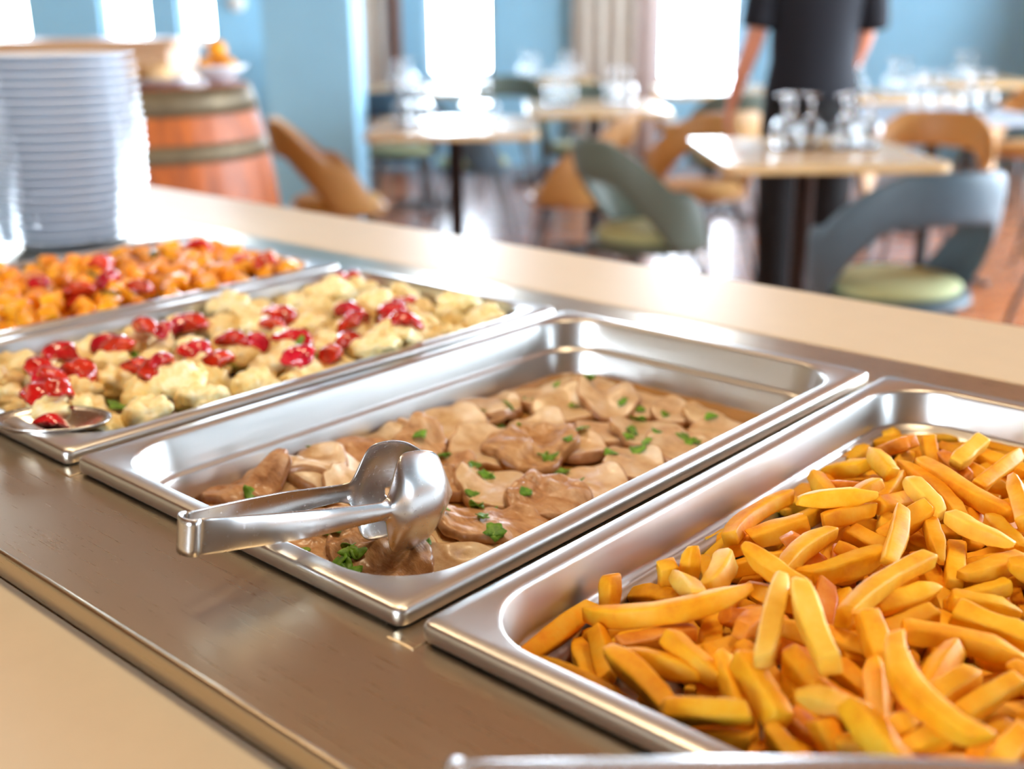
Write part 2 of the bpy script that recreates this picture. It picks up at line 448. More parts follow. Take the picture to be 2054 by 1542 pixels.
# ------------------------------------------------------------------ food shapes
def fry_geo(L, w, sag, seed, n=13):
    """a cut potato stick along x, bowed by sag towards +y, square in section with soft edges"""
    r = random.Random(seed); V = []; F = []
    sec = [(1, .68), (.91, .91), (.68, 1), (-.68, 1), (-.91, .91), (-1, .68), (-1, -.68), (-.91, -.91), (-.68, -1), (.68, -1), (.91, -.91), (1, -.68)]
    asp = r.uniform(.88, 1.06); cut0 = r.uniform(-.6, .6); cut1 = r.uniform(-.9, .9)
    tp0 = r.choice([.95, .9, .8, .5]); tp1 = r.choice([.95, .88, .75, .35]); ph = r.uniform(0, 6); tw = r.uniform(-.35, .35)
    ns = len(sec); ts = [0, .015, .06] + [.06 + .88 * (i + 1) / (n - 5) for i in range(n - 6)] + [.94, .985, 1.0]
    for t in ts:
        k = 1.0
        if t < .22: k = tp0 + (1 - tp0) * (t / .22) ** .8
        if t > .72: k = tp1 + (1 - tp1) * ((1 - t) / .28) ** .8
        if t <= 0 or t >= 1: k *= .86
        elif t < .02 or t > .98: k *= .965
        k *= 1 + .05 * math.sin(9 * t + ph) + r.uniform(-.02, .02)
        y0 = sag * 4 * t * (1 - t); a = tw * (t - .5); ca, sa = math.cos(a), math.sin(a)
        for (sy, sz) in sec:
            yy = sy * w * .5 * k; zz = sz * w * .5 * k * asp
            yy, zz = yy * ca - zz * sa, yy * sa + zz * ca
            x = t * L + (cut0 * yy if t < .2 else 0) * (1 - t / .2 if t < .2 else 0) + (cut1 * zz * ((t - .75) / .25) if t > .75 else 0)
            V.append((x - L / 2 + r.uniform(-.0002, .0002), yy + y0 - sag * .667 + r.uniform(-.0003, .0003), zz + r.uniform(-.0003, .0003)))
    m = len(ts)
    for i in range(m - 1):
        for k in range(ns):
            F.append((i * ns + k, i * ns + (k + 1) % ns, (i + 1) * ns + (k + 1) % ns, (i + 1) * ns + k))
    F.append(tuple(range(ns - 1, -1, -1))); F.append(tuple((m - 1) * ns + k for k in range(ns)))
    return V, F

def ico(sub):
    bm = bmesh.new(); bmesh.ops.create_icosphere(bm, subdivisions=sub, radius=1)
    V = np.array([v.co[:] for v in bm.verts]); F = [tuple(v.index for v in f.verts) for f in bm.faces]; bm.free(); return V, F

def floret_geo(seed, R=.0245):
    """cauliflower head: a dome of small buds; the stem is a mesh of its own"""
    g = np.random.default_rng(seed); V, F = ico(4)
    def lobes(n, spread):
        d = g.normal(size=(n, 3)); d[:, 2] = d[:, 2] * .7 + .35; d /= np.linalg.norm(d, axis=1)[:, None]
        return d
    big = lobes(9, 0); d1 = np.clip(V @ big.T, -1, 1).max(1)
    small = lobes(110, 0); d2 = np.clip(V @ small.T, -1, 1).max(1)
    a1 = np.arccos(d1); a2 = np.arccos(d2)
    rad = .66 + .27 * np.sqrt(np.clip(1 - (a1 / .60) ** 2, 0, 1)) + .17 * np.sqrt(np.clip(1 - (a2 / .20) ** 2, 0, 1))
    low = V[:, 2] < -.25
    rad[low] = .62 + .1 * (V[low, 2] + 1)
    P = V * rad[:, None] * R * np.array([1.05, .95, .82])
    P += g.normal(size=P.shape) * R * .006
    return P, F

def stalk_geo(seed, R=.0245):
    g = random.Random(seed); b = MB()
    q = [(R * .2, 0, -R * .05), (R * .7, g.uniform(-.1, .1) * R, -R * .12), (R * 1.12, g.uniform(-.3, .3) * R, -R * .20)]
    b.tube(q, [R * .44, R * .33, R * .30], 10); return b.V, b.F

def tomato_geo(seed, R=.013):
    """a soft stewed tomato quarter: skin side domed, cut side hollowed and curled"""
    g = np.random.default_rng(seed); V, F = ico(3)
    P = V * np.array([1.3, .95, .72]) * R
    P[:, 2] -= np.where(V[:, 2] < 0, .35 * R * (1 - V[:, 0] ** 2), 0) * -1
    P[:, 2] -= (P[:, 0] / R) ** 2 * R * .22 * g.uniform(.4, 1.2)
    f = g.normal(size=(4, 3)) * 1.6; ph = g.uniform(0, 6, 4)
    P *= (1 + .07 * np.sin(V @ f.T * 2.0 + ph).sum(1) / 1.5)[:, None]
    return P, F

def carrot_geo(seed, R=.0115):
    g = random.Random(seed); n = 22; V = []; h = R * g.uniform(.7, 1.1); sq = g.uniform(2.0, 3.6)
    asp = g.uniform(.8, 1.15)
    for z, k in ((-h, .82), (-h * .92, .93), (-h * .6, 1.0), (h * .6, 1.0), (h * .92, .93), (h, .82)):
        for i in range(n):
            a = 2 * PI * i / n; c, s = math.cos(a), math.sin(a); m = (abs(c) ** sq + abs(s) ** sq) ** (-1 / sq)
            V.append((R * k * m * c * asp + z * .1, R * k * m * s, z))
    F = []
    for j in range(5):
        for i in range(n): F.append((j * n + i, j * n + (i + 1) % n, (j + 1) * n + (i + 1) % n, (j + 1) * n + i))
    F.append(tuple(range(n - 1, -1, -1))); F.append(tuple(5 * n + i for i in range(n)))
    return V, F

def leaf_geo(seed, R=.0045):
    """chopped parsley: a lobed, cupped leaf with a little thickness"""
    g = random.Random(seed); n = 18; lob = g.choice([3, 3, 4, 5]); ph = g.uniform(0, 6); V = [(0, 0, 0)]; asp = g.uniform(.55, 1.0)
    cu = g.uniform(-.5, .7)
    for ring in (.55, 1.0):
        for i in range(n):
            a = 2 * PI * i / n; r = R * ring * (1 - .32 * ring * abs(math.sin(a * lob / 2 + ph))) * g.uniform(.9, 1.1)
            x, y = r * math.cos(a), r * math.sin(a) * asp
            V.append((x, y, cu * (x * x - .6 * y * y) / R + g.uniform(-.0003, .0003)))
    F = [(0, 1 + i, 1 + (i + 1) % n) for i in range(n)] + [(1 + i, 1 + n + i, 1 + n + (i + 1) % n, 1 + (i + 1) % n) for i in range(n)]
    return V, F

FRYV = [(L / 1000.0, (10.0 + (i * 7 % 5) * .45) / 1000, s / 1000.0, 100 + i) for i, (L, s) in enumerate([(44, 2), (52, 3), (60, 5), (66, 4), (72, 8), (38, 1), (48, 5), (58, 1), (80, 6), (34, 2)])]

# ------------------------------------------------------------------ where every piece of food lies (tenths of a millimetre; quaternions in thousandths)
FRIES_TOP = [[[3821,827,8839],
[4402,1406,8975],
[131,-300,48],0,"long sagging french fry lying over others near the left wall of the fries pan"],
[[3698,416,8726],
[3681,986,8770],
[0,0,0],0,"french fry leaning along the left wall at the near corner of the fries pan"],
[[3680,1179,8885],
[3767,1035,8665],
[0,0,0],0,"upright pointed french fry at the left wall, above the long sagging one"],
[[3680,1402,8665],
[4080,1294,8790],
[-121,64,-26],0,"french fry lying just behind the long sagging one"],
[[3879,1431,8923],
[3855,1484,8665],
[0,0,0],0,None],
[[3971,1539,9017],
[3974,1476,8693],
[0,0,0],0,"square-ended french fry standing up against the left wall"],
[[4013,1811,8889],
[4165,1392,8878],
[58,-56,14],1,"curved pale french fry beside the square-ended upright one"],
[[3966,1380,8902],
[4250,1162,8965],
[0,0,0],1,"short pale chunk of french fry resting on the long sagging one"],
[[4105,703,8819],
[4306,1041,8832],
[0,0,0],2,"reddish french fry just under the long sagging one"],
[[4408,826,8781],
[4565,1138,8801],
[0,0,0],0,None],
[[3760,791,8677],
[4095,484,8676],
[0,0,0],0,None],
[[3899,774,8807],
[4159,517,8747],
[0,0,0],0,None],
[[4192,481,8936],
[4671,334,8857],
[-5,22,6],0,"thick french fry pointing down to the front wall of the fries pan"],
[[3846,392,8766],
[4426,384,8743],
[-6,13,9],0,"long french fry lying along the inside of the front wall"],
[[4206,566,8885],
[4590,647,8883],
[0,0,0],0,"short thick french fry in the near left part of the heap"],
[[4384,737,8959],
[4692,700,8857],
[0,0,0],0,None],
[[4512,878,8856],
[4836,626,8802],
[0,0,0],0,None],
[[4339,576,8665],
[4714,620,8665],
[0,0,0],0,None],
[[4590,713,8807],
[4757,579,8665],
[0,0,0],0,None],
[[4655,270,8913],
[4990,419,8975],
[0,0,0],0,"thick blurred french fry lying level near the front wall"],
[[4674,270,8757],
[5014,379,8848],
[0,0,0],0,None],
[[4719,843,8778],
[4904,605,8665],
[0,0,0],0,None],
[[3930,2032,8884],
[3849,2828,8855],
[-83,50,-29],0,"thin long french fry along the left wall, farther up the pan"],
[[3980,2155,8692],
[3979,2998,8712],
[-50,-72,-17],0,None],
[[3866,2077,8759],
[4013,2477,8806],
[0,0,0],0,None],
[[3983,2192,8839],
[4184,2437,8918],
[0,0,0],0,None],
[[4114,2491,9022],
[4418,2844,9029],
[-9,-5,4],0,"broad french fry lying level across the middle of the heap"],
[[4281,2492,8940],
[4419,2834,8930],
[0,0,0],0,"short french fry tucked under the broad level one"],
[[3717,3163,8665],
[3696,3509,8665],
[0,0,0],0,None],
[[3855,3198,8895],
[4141,2928,8876],
[0,0,0],0,"pointed french fry standing up at the left wall, farther back"],
[[3756,3514,8731],
[4044,3192,8785],
[0,0,0],0,None],
[[3723,3602,8748],
[4022,3590,8885],
[0,0,0],0,None],
[[3809,3554,8695],
[4167,3586,8810],
[0,0,0],0,None],
[[4030,3652,8971],
[4297,3384,8962],
[0,0,0],0,None],
[[3665,4095,8665],
[3710,4300,8722],
[0,0,0],0,None],
[[3869,4041,8783],
[4177,3972,8991],
[0,0,0],2,"orange-tipped french fry near the far left corner of the heap"],
[[3665,4737,8665],
[3759,4784,8713],
[0,0,0],0,None],
[[4124,3756,8759],
[4131,4080,8862],
[0,0,0],0,None],
[[4239,2827,8913],
[4314,3145,8985],
[0,0,0],0,"blocky french fry end pointing up in the far left part of the heap"],
[[3868,3214,8788],
[4168,3141,8896],
[0,0,0],2,None],
[[4338,3177,8862],
[4281,3583,8902],
[0,0,0],0,None],
[[4415,2945,8925],
[4517,3305,8886],
[0,0,0],0,None],
[[4485,3198,9033],
[4784,2983,8955],
[0,0,0],1,"short pale french fry with square ends lying on top"],
[[4244,3719,8892],
[4915,3064,8892],
[14,67,0],0,"long french fry slanting down through the right half of the heap"],
[[4339,3794,8926],
[5069,3316,8926],
[-36,-14,0],0,"longest french fry of the far right half, lying on top"],
[[4191,4221,8928],
[4334,4065,8676],
[0,0,0],0,None],
[[4162,4543,8786],
[4482,4495,8742],
[0,0,0],0,None],
[[4337,4122,8885],
[4600,3937,8831],
[0,0,0],2,None],
[[4525,3881,8945],
[4550,4239,9005],
[0,0,0],1,"pale square-ended french fry pointing up at the far side"],
[[4478,4457,8835],
[4803,4421,8795],
[0,0,0],0,None],
[[4498,4110,8828],
[4801,4004,8768],
[0,0,0],0,None],
[[4770,3627,8925],
[4805,4229,8965],
[0,0,0],0,"rounded french fry pointing to the far right corner"],
[[4982,3591,9067],
[5212,3169,8967],
[0,0,0],0,"straight french fry at the right edge of the photo, standing steep"],
[[4982,3260,8900],
[5272,3009,8880],
[4,-44,0],0,None],
[[4907,2821,9038],
[5274,2767,8998],
[25,-46,0],1,"tapered french fry with a reddish browned tip"],
[[4939,2875,8833],
[5105,2417,8813],
[0,0,0],0,"upright french fry under the one with the browned tip"],
[[4818,3423,8838],
[4974,3088,8762],
[0,0,0],0,None],
[[4676,3054,8904],
[4980,2537,8884],
[0,0,0],0,None],
[[4571,2695,8846],
[4717,2946,8998],
[0,0,0],0,None],
[[4654,2710,9035],
[4846,2119,8995],
[0,0,0],0,"french fry lying end-on towards the camera in the middle of the heap"],
[[4482,2793,8745],
[4631,2447,8720],
[0,0,0],0,None],
[[4373,2645,8839],
[4691,2589,8789],
[0,0,0],0,None],
[[4454,2994,8829],
[4543,2699,8718],
[0,0,0],0,None],
[[4493,3156,8790],
[4614,3453,8723],
[0,0,0],0,None],
[[4225,2148,8941],
[4445,2272,8731],
[0,0,0],2,"small torn browned piece of french fry in the left half"],
[[4443,2241,8998],
[4463,1656,8958],
[-55,85,0],0,"curved french fry bending down towards the camera in the left half"],
[[4395,2505,8773],
[4589,2182,8753],
[0,0,0],2,None],
[[4455,2350,8874],
[4814,2312,8803],
[0,0,0],0,None],
[[4476,1910,8875],
[4657,2235,8816],
[0,0,0],0,None],
[[4527,1801,8907],
[4721,2283,8937],
[5,-34,0],0,None],
[[4043,1850,8784],
[4240,2116,8834],
[0,0,0],0,None],
[[4257,1617,9077],
[4602,1584,8976],
[0,0,0],0,"wedge-shaped french fry with a pointed end in the left half"],
[[4761,2741,8747],
[5131,2237,8747],
[-7,58,0],0,None],
[[5020,2206,9032],
[4945,1405,9002],
[-35,4,0],0,"long curved french fry lying over the centre of the heap"],
[[4955,1749,8913],
[5127,2090,8953],
[0,0,0],0,"thick french fry just under the long curved one"],
[[5154,2409,8902],
[5315,2826,8902],
[14,-13,0],0,None],
[[5088,2700,8771],
[5229,2991,8729],
[0,0,0],0,None],
[[5336,2576,8965],
[5578,2784,8891],
[0,0,0],0,None],
[[5172,2153,8842],
[5364,2474,8890],
[0,0,0],0,None],
[[4739,1625,8752],
[4705,1945,8825],
[0,0,0],0,"square-cut french fry end showing its flat face, mid heap"],
[[4770,1512,8787],
[4654,1792,8910],
[0,0,0],2,None],
[[4317,1571,8883],
[4616,1674,8800],
[0,0,0],0,None],
[[4614,1357,9130],
[4890,714,9059],
[14,-30,6],1,"pale french fry lying end to end with the tall bright one, left of it"],
[[4786,1238,9183],
[5130,879,9063],
[-19,-4,0],1,"brightest yellow french fry, standing tall in the middle of the heap"],
[[4872,1350,8907],
[5181,1440,8851],
[0,0,0],0,None],
[[4678,1241,8920],
[4953,1404,8850],
[0,0,0],1,None],
[[4577,1049,8945],
[4591,1371,8895],
[0,0,0],2,None],
[[5072,887,8911],
[5391,985,8752],
[-18,15,0],0,"rounded shiny french fry below the brightest one"],
[[4871,994,8934],
[5159,936,8789],
[0,0,0],0,None],
[[4862,981,8825],
[5109,771,8783],
[0,0,0],0,None],
[[5134,626,9032],
[5349,836,8903],
[0,0,0],1,"french fry with a shiny wet end in the near part of the heap"],
[[4771,736,9000],
[5078,533,8919],
[0,0,0],0,None],
[[4657,772,8947],
[4921,529,8832],
[0,0,0],0,None],
[[5041,1435,9045],
[5261,1242,8827],
[0,0,0],0,"pointed french fry leaning up, right of the brightest one"],
[[5312,1156,9124],
[5846,739,9078],
[-147,-25,3],0,"strongly bent french fry in the right foreground"],
[[5203,1201,8952],
[5441,746,8887],
[0,0,0],0,"straight french fry half hidden by the strongly bent one"],
[[5324,1345,8892],
[5437,1055,8794],
[0,0,0],2,None],
[[5210,1524,8965],
[5717,1674,8945],
[-14,47,0],0,"long tapered french fry reaching the right edge of the photo"],
[[5186,2050,8822],
[5312,1695,8795],
[0,0,0],0,None],
[[5314,1878,8965],
[5689,1908,8927],
[-15,4,0],0,None],
[[5208,2111,8899],
[5506,2264,8859],
[0,0,0],0,None],
[[5449,1518,8971],
[5456,1146,8903],
[0,0,0],0,None],
[[5609,1347,8985],
[5485,1004,8886],
[0,0,0],0,"thick french fry behind the strongly bent one"],
[[5759,1424,8965],
[5653,1081,8925],
[0,0,0],0,None],
[[5710,1552,8945],
[6026,1515,8865],
[0,0,0],0,None],
[[5014,1532,8849],
[5215,1840,8932],
[0,0,0],0,None],
[[5938,991,9027],
[5915,621,8956],
[0,0,0],0,"blurred french fry in the bottom right corner of the photo"],
[[5355,643,9048],
[5681,506,8917],
[0,0,0],0,"blurred french fry pointing to the bottom edge of the photo"],
[[5424,572,8887],
[5557,849,8998],
[0,0,0],0,None],
[[5510,534,8862],
[5669,809,8978],
[0,0,0],0,None],
[[5366,599,8925],
[5517,591,8665],
[0,0,0],0,None],
[[5071,483,8884],
[5333,404,8704],
[0,0,0],0,None],
[[5209,658,8910],
[5450,561,8710],
[0,0,0],0,None],
[[5577,551,8821],
[5783,789,8907],
[0,0,0],0,None],
[[5064,662,8863],
[5357,691,8718],
[0,0,0],2,None],
[[5110,616,8763],
[5414,523,8687],
[0,0,0],0,None],
[[4987,1331,8810],
[5185,1585,8755],
[0,0,0],0,None],
[[5020,1220,8835],
[5330,1128,8792],
[0,0,0],0,None],
[[4363,1426,8772],
[4517,1711,8728],
[0,0,0],0,None],
[[4348,1290,8835],
[4611,1478,8790],
[0,0,0],2,None],
[[4722,1173,8835],
[5002,1332,8781],
[0,0,0],2,None],
[[4615,973,8893],
[4917,918,8779],
[0,0,0],0,None]]
FRIES_FILL = [[5,2477,2186,-343,5,826,564,-4],[8,1592,4279,-348,998,-20,-4,-53],[2,1543,1525,-341,11,-915,-403,1],[9,551,1054,-339,769,8,-6,-639],[7,973,1466,-333,129,-144,-687,700],[6,632,3586,-324,634,666,-298,-256],[4,1584,3334,-328,966,103,27,237],[7,1293,2822,-338,30,13,-10,-999],[6,1297,4481,-337,35,-999,-8,13],[8,899,1023,-346,274,18,6,962],[6,2512,947,-337,718,43,43,693],[3,952,4257,-326,565,-779,232,-142],[9,1833,4864,-337,20,-272,961,35],[9,2399,3866,-339,12,967,-254,-24],[9,697,849,-337,178,39,62,-981],[3,1928,944,-334,628,-663,-270,304],[1,2172,3565,-340,206,223,-669,-678],[3,1613,3900,-335,364,-405,-588,598],[3,1236,4900,-332,994,-30,-26,98],[9,2228,2619,-339,883,-24,44,-467],[5,419,4662,-339,23,611,-791,-29],[2,1933,2804,-343,505,6,4,863],[0,534,4689,-338,433,-436,571,-543],[3,1625,1114,-338,678,-32,-29,734],[0,2625,2598,-338,168,-190,-693,675],[8,642,1126,-340,7,345,-936,66],[2,1981,3964,-323,663,-658,-253,253],[8,1943,1504,-317,384,-480,-561,555],[3,2117,4493,-338,964,-11,1,-264],[8,2795,875,-346,711,-13,-18,703],[3,1727,1593,-295,584,446,422,532],[2,2420,415,-338,998,-8,-13,-57],[1,721,1459,-340,179,162,687,685],[2,2493,4501,-325,694,576,-252,-351],[8,1956,3625,-322,688,-701,-134,134],[3,2041,4373,-338,964,-7,-1,-265],[2,845,1241,-341,10,-976,217,-5],[8,2103,2004,-347,133,0,-6,991],[6,2422,1708,-325,100,-84,696,-706],[3,2682,3451,-334,275,-304,-647,642],[0,495,4251,-346,858,-7,4,-513],[5,729,1953,-348,453,446,551,542],[6,545,1805,-337,5,-455,-891,-11],[0,1936,3080,-349,4,-819,572,-44],[3,875,2549,-267,570,-429,547,-438],[4,2065,3268,-301,100,-148,-968,177],[4,2075,1609,-333,526,8,6,850],[8,2908,2446,-324,422,573,558,426],[9,520,3969,-339,897,-7,11,-442],[6,1097,1248,-292,694,134,-2,707],[5,1933,2575,-269,354,435,346,752],[4,2405,1251,-332,949,40,8,313],[2,987,1602,-325,159,80,578,796],[0,2655,2719,-347,322,-35,-30,946],[6,1067,1884,-338,17,30,-999,-10],[4,1638,3502,-254,74,-670,-705,219],[7,1739,2971,-272,441,280,-535,-664],[7,2478,2259,-227,391,-6,-46,-919],[4,2613,3027,-334,891,-12,1,-454],[1,1047,2980,-250,333,934,113,55],[3,2276,4708,-331,459,-453,-527,553],[6,1525,4737,-321,638,-643,-237,351],[7,362,2302,-329,675,-198,250,-665],[0,1514,2629,-322,848,-135,19,512],[4,1934,3752,-203,769,3,30,-639],[4,2516,4137,-310,178,-65,256,-948],[5,1791,3985,-281,501,189,-577,-616],[3,2413,4721,-309,762,-77,6,-643],[2,929,1250,-247,54,836,-540,-78],[0,415,3212,-345,8,-782,-624,8],[0,2271,1968,-243,184,198,-624,-733],[4,1407,1832,-312,130,-679,-703,170],[5,1558,396,-305,121,-468,875,-18],[3,1468,2342,-311,723,592,257,248],[1,1575,4280,-248,322,-930,-161,-73],[3,469,4798,-343,915,-10,0,404],[5,2161,3305,-205,78,69,200,974],[9,1166,2534,-352,333,-305,-630,632],[1,1107,5003,-329,997,80,-1,-5],[5,2488,1465,-342,682,-714,-114,111],[8,2320,2291,-219,39,394,-918,8],[7,2351,2741,-245,170,477,-848,-154],[5,2488,3807,-228,149,-112,-814,550],[0,2716,1381,-256,123,601,-787,-61],[8,1842,1277,-248,682,2,21,-731],[3,761,4663,-305,899,34,13,436],[7,2157,955,-268,922,-337,-10,-188],[4,2077,4078,-199,67,639,-758,-109],[3,2252,1805,-312,203,-96,154,-962],[8,1685,4157,-324,149,-57,80,-984],[9,2683,1158,-337,778,-67,1,625],[1,2383,1077,-237,690,140,1,710],[8,2691,748,-280,824,77,-17,-562],[1,2499,3315,-217,23,839,544,7],[1,1123,3674,-242,72,-15,-89,-993],[0,958,2571,-258,753,49,115,-646],[3,2377,1442,-219,41,-898,-438,-3],[6,2663,2632,-308,6,-230,-972,50],[3,2506,903,-264,734,163,14,-660],[9,1221,1089,-288,26,-899,392,192],[5,765,2261,-265,644,-114,431,-622],[3,1591,1716,-225,632,-34,3,-774],[5,2540,1223,-217,9,-862,505,39],[4,2272,1674,-254,54,388,-856,-336],[9,2363,3367,-330,665,746,16,16],[2,1082,2116,-264,325,25,168,930],[6,1808,3553,-200,54,775,-630,-4],[5,1502,2234,-293,181,-419,609,-649],[3,1588,2957,-291,174,-863,-471,63],[7,1217,4423,-258,83,-768,-633,45],[2,1749,2042,-246,84,99,897,423],[8,2747,1365,-298,115,-768,-625,78],[2,259,2543,-345,584,-396,384,-596],[9,1234,839,-303,242,-45,658,-711],[0,2122,2473,-249,840,-19,-161,-518],[2,2077,3011,-215,339,-160,-383,844],[7,1823,2818,-296,909,18,-88,406],[3,1343,4206,-315,496,-572,452,-471],[9,573,2078,-349,616,-753,-176,149],[1,1306,3177,-270,248,15,130,-960],[6,2493,2232,-242,459,-174,-199,848],[1,1685,2645,-270,46,161,79,-983],[0,2393,2579,-219,983,7,76,-166],[4,1243,2964,-249,234,-17,-47,971],[9,1844,3158,-244,506,-231,-601,574],[8,1274,3583,-273,239,-1,463,-853],[5,474,3099,-286,751,-643,-150,-2],[5,1300,1005,-248,125,-721,-670,126],[0,1629,4869,-332,452,-534,511,-499],[9,2202,3946,-272,471,-637,-227,567],[3,1974,4379,-262,339,-873,-260,234],[5,1635,1747,-189,686,-635,-234,268],[5,2323,3780,-205,767,-408,-180,462],[0,1897,4581,-228,546,-21,-78,-834],[9,2246,3071,-257,662,-177,-126,-718],[5,2087,2832,-234,296,-2,-441,848]]
CARROTS = [[0,2428,1679,-256,694,695,42,-185],[6,2494,2149,-260,594,634,319,378],[7,1488,2677,-47,474,730,-107,-481],[7,1735,1796,-260,662,365,563,-333],[0,1522,1693,-258,0,-526,-850,0],[2,930,1534,-262,706,704,60,45],[5,599,3062,-108,293,-310,330,842],[6,891,4992,-126,702,185,-611,-315],[3,1960,1689,-286,0,456,890,0],[1,1233,1632,-291,998,0,0,69],[3,914,3276,-68,461,-205,-77,860],[1,2913,2182,-148,10,-601,-601,527],[4,2491,4984,-151,547,-558,-221,583],[0,323,3767,-147,10,-985,-62,160],[2,1101,4517,-50,724,181,565,353],[2,1973,2642,-108,502,283,-798,-177],[7,2085,3510,-101,489,-85,77,865],[7,2267,3256,-157,585,49,-536,607],[3,894,3050,-72,308,335,589,-668],[0,1095,2471,-81,125,651,165,-731],[3,2148,1797,-271,647,173,-721,178],[7,2404,4776,-29,716,-680,59,144],[0,699,1505,-260,291,-217,670,-648],[0,1716,1966,-33,647,-556,-455,257],[7,2905,3431,-161,219,-509,-33,-832],[2,2909,4438,-149,887,-81,-171,421],[1,2570,3485,-37,283,-283,661,-635],[0,1196,2242,-83,157,378,263,-874],[6,2258,5007,-60,328,-505,-215,769],[4,2648,3302,-66,212,645,-319,661],[0,2650,1674,-111,349,-515,706,-340],[6,2399,2636,-150,864,-293,-298,-279],[0,1233,4274,-44,36,-211,496,-841],[0,770,1761,-133,238,-179,896,-329],[4,568,3292,-23,11,-586,-570,-576],[3,1030,3764,-73,833,-214,94,-501],[2,1765,4814,-26,275,330,894,-122],[1,2940,2804,-121,299,949,5,-97],[4,2977,3629,-41,112,9,610,784],[2,2197,1539,-284,515,-470,-574,-431],[0,370,2159,-123,505,-862,-11,-42],[6,1976,4990,-74,310,-558,-613,-465],[2,522,4611,-72,458,-428,544,557],[7,1355,3239,-22,284,406,568,657],[0,2329,3867,-83,416,70,-409,809],[2,653,5037,-48,545,406,-525,-513],[2,482,1783,-122,342,490,-263,-757],[3,2125,4021,-52,695,-12,45,717],[1,1539,3533,-48,55,-766,616,-176],[0,1806,3518,-35,420,518,509,545],[3,304,4327,-130,625,-646,299,321],[4,930,4754,-73,636,-526,417,381],[1,1339,2043,-65,145,-295,529,-782],[4,1315,4660,-47,409,-507,-569,501],[5,1465,4378,-51,15,25,950,310],[2,897,2854,-105,629,138,-306,-701],[4,1123,1865,-95,868,-183,289,360],[1,1137,4956,-36,906,214,355,81],[4,2481,4350,-49,532,421,-522,517],[4,1739,1646,-61,678,-158,-687,-211],[6,2120,2293,-94,39,-604,650,-460],[7,1268,3616,-116,914,391,-39,102],[7,2242,1793,-48,484,-625,124,600],[5,1344,2892,-119,164,-922,91,338],[4,1551,1770,-43,364,0,0,-931],[3,569,2753,-83,242,312,848,352],[4,2971,2404,-83,342,-930,-28,131],[6,883,4171,-74,0,-109,-994,0],[4,1535,2421,-73,743,-35,632,216],[2,1971,3805,-54,672,-376,627,119],[6,1338,1631,-41,463,-512,190,-698],[4,1745,5011,-108,262,119,535,-794],[7,282,3093,-44,457,-587,-519,-420],[1,855,2392,-21,568,808,41,-152],[3,525,3920,-84,168,-73,561,-808],[4,1893,4574,-55,135,-767,-345,523],[4,2341,2372,-215,395,-189,192,-878],[6,2942,4751,-56,201,787,-576,-94],[2,2858,3884,-213,170,623,-681,-344],[5,1538,3076,-68,574,-137,-727,-351],[6,1373,4957,-150,322,399,709,-485],[7,612,1999,-56,218,927,-291,93],[4,1144,2752,-70,77,-448,837,-306],[3,900,2630,-86,879,-110,101,-453],[7,1691,3749,-68,707,707,-4,-4],[6,2328,1932,-263,598,-598,378,-378],[5,2938,4100,-108,339,-734,388,-442],[1,873,3565,-44,159,-438,-884,33],[0,1660,4155,-56,742,-121,430,500],[4,2243,4370,-82,61,-149,-925,345],[2,1818,2230,-68,34,-786,-4,-617],[1,2946,3195,-109,693,-300,27,-655],[0,1108,1543,-91,675,-573,89,457],[7,537,4258,-68,309,-525,-491,-623],[6,2457,3052,-108,127,328,303,-886],[3,1781,3201,-75,370,-316,-636,599],[4,1830,4011,-58,562,-167,-739,-333],[4,1486,3926,-61,262,-961,78,-41],[0,2140,3026,-54,280,-606,201,717],[6,2443,4136,-34,717,695,-27,-55],[6,1933,1813,-71,700,-573,426,25],[7,1204,3973,-52,263,483,701,454],[6,2650,3775,-79,289,447,233,814],[7,1973,4226,-36,287,-542,654,442],[3,293,4114,-97,949,-6,-314,-14],[6,1696,2820,-67,393,-281,-874,58],[5,300,2448,-27,572,370,-707,-189],[3,2677,4589,-58,108,-708,595,364],[4,2408,3605,-55,416,310,-598,-612],[4,1680,4524,-74,860,-424,-277,-69],[3,2044,2039,-63,559,-76,674,-477],[1,681,3439,-55,305,544,227,-748],[6,786,2192,-89,936,52,348,-29],[2,2595,2826,-53,550,638,-72,534],[4,2313,2832,-24,388,515,-327,691],[3,2737,1880,-61,232,85,-838,486],[0,2667,2551,-44,219,698,-352,-584],[0,843,1508,-33,415,512,517,-547],[5,778,4496,-23,710,-653,-253,-80],[6,2676,4125,-81,636,-349,-194,-660],[4,2214,2512,-76,643,244,-582,434],[5,2349,2104,-35,356,-23,648,673],[2,1989,3290,-36,274,911,153,266],[2,2756,4971,-58,619,-352,-698,80],[5,2640,2289,-81,338,-911,54,-230],[4,2428,4568,-46,389,-524,495,574]]
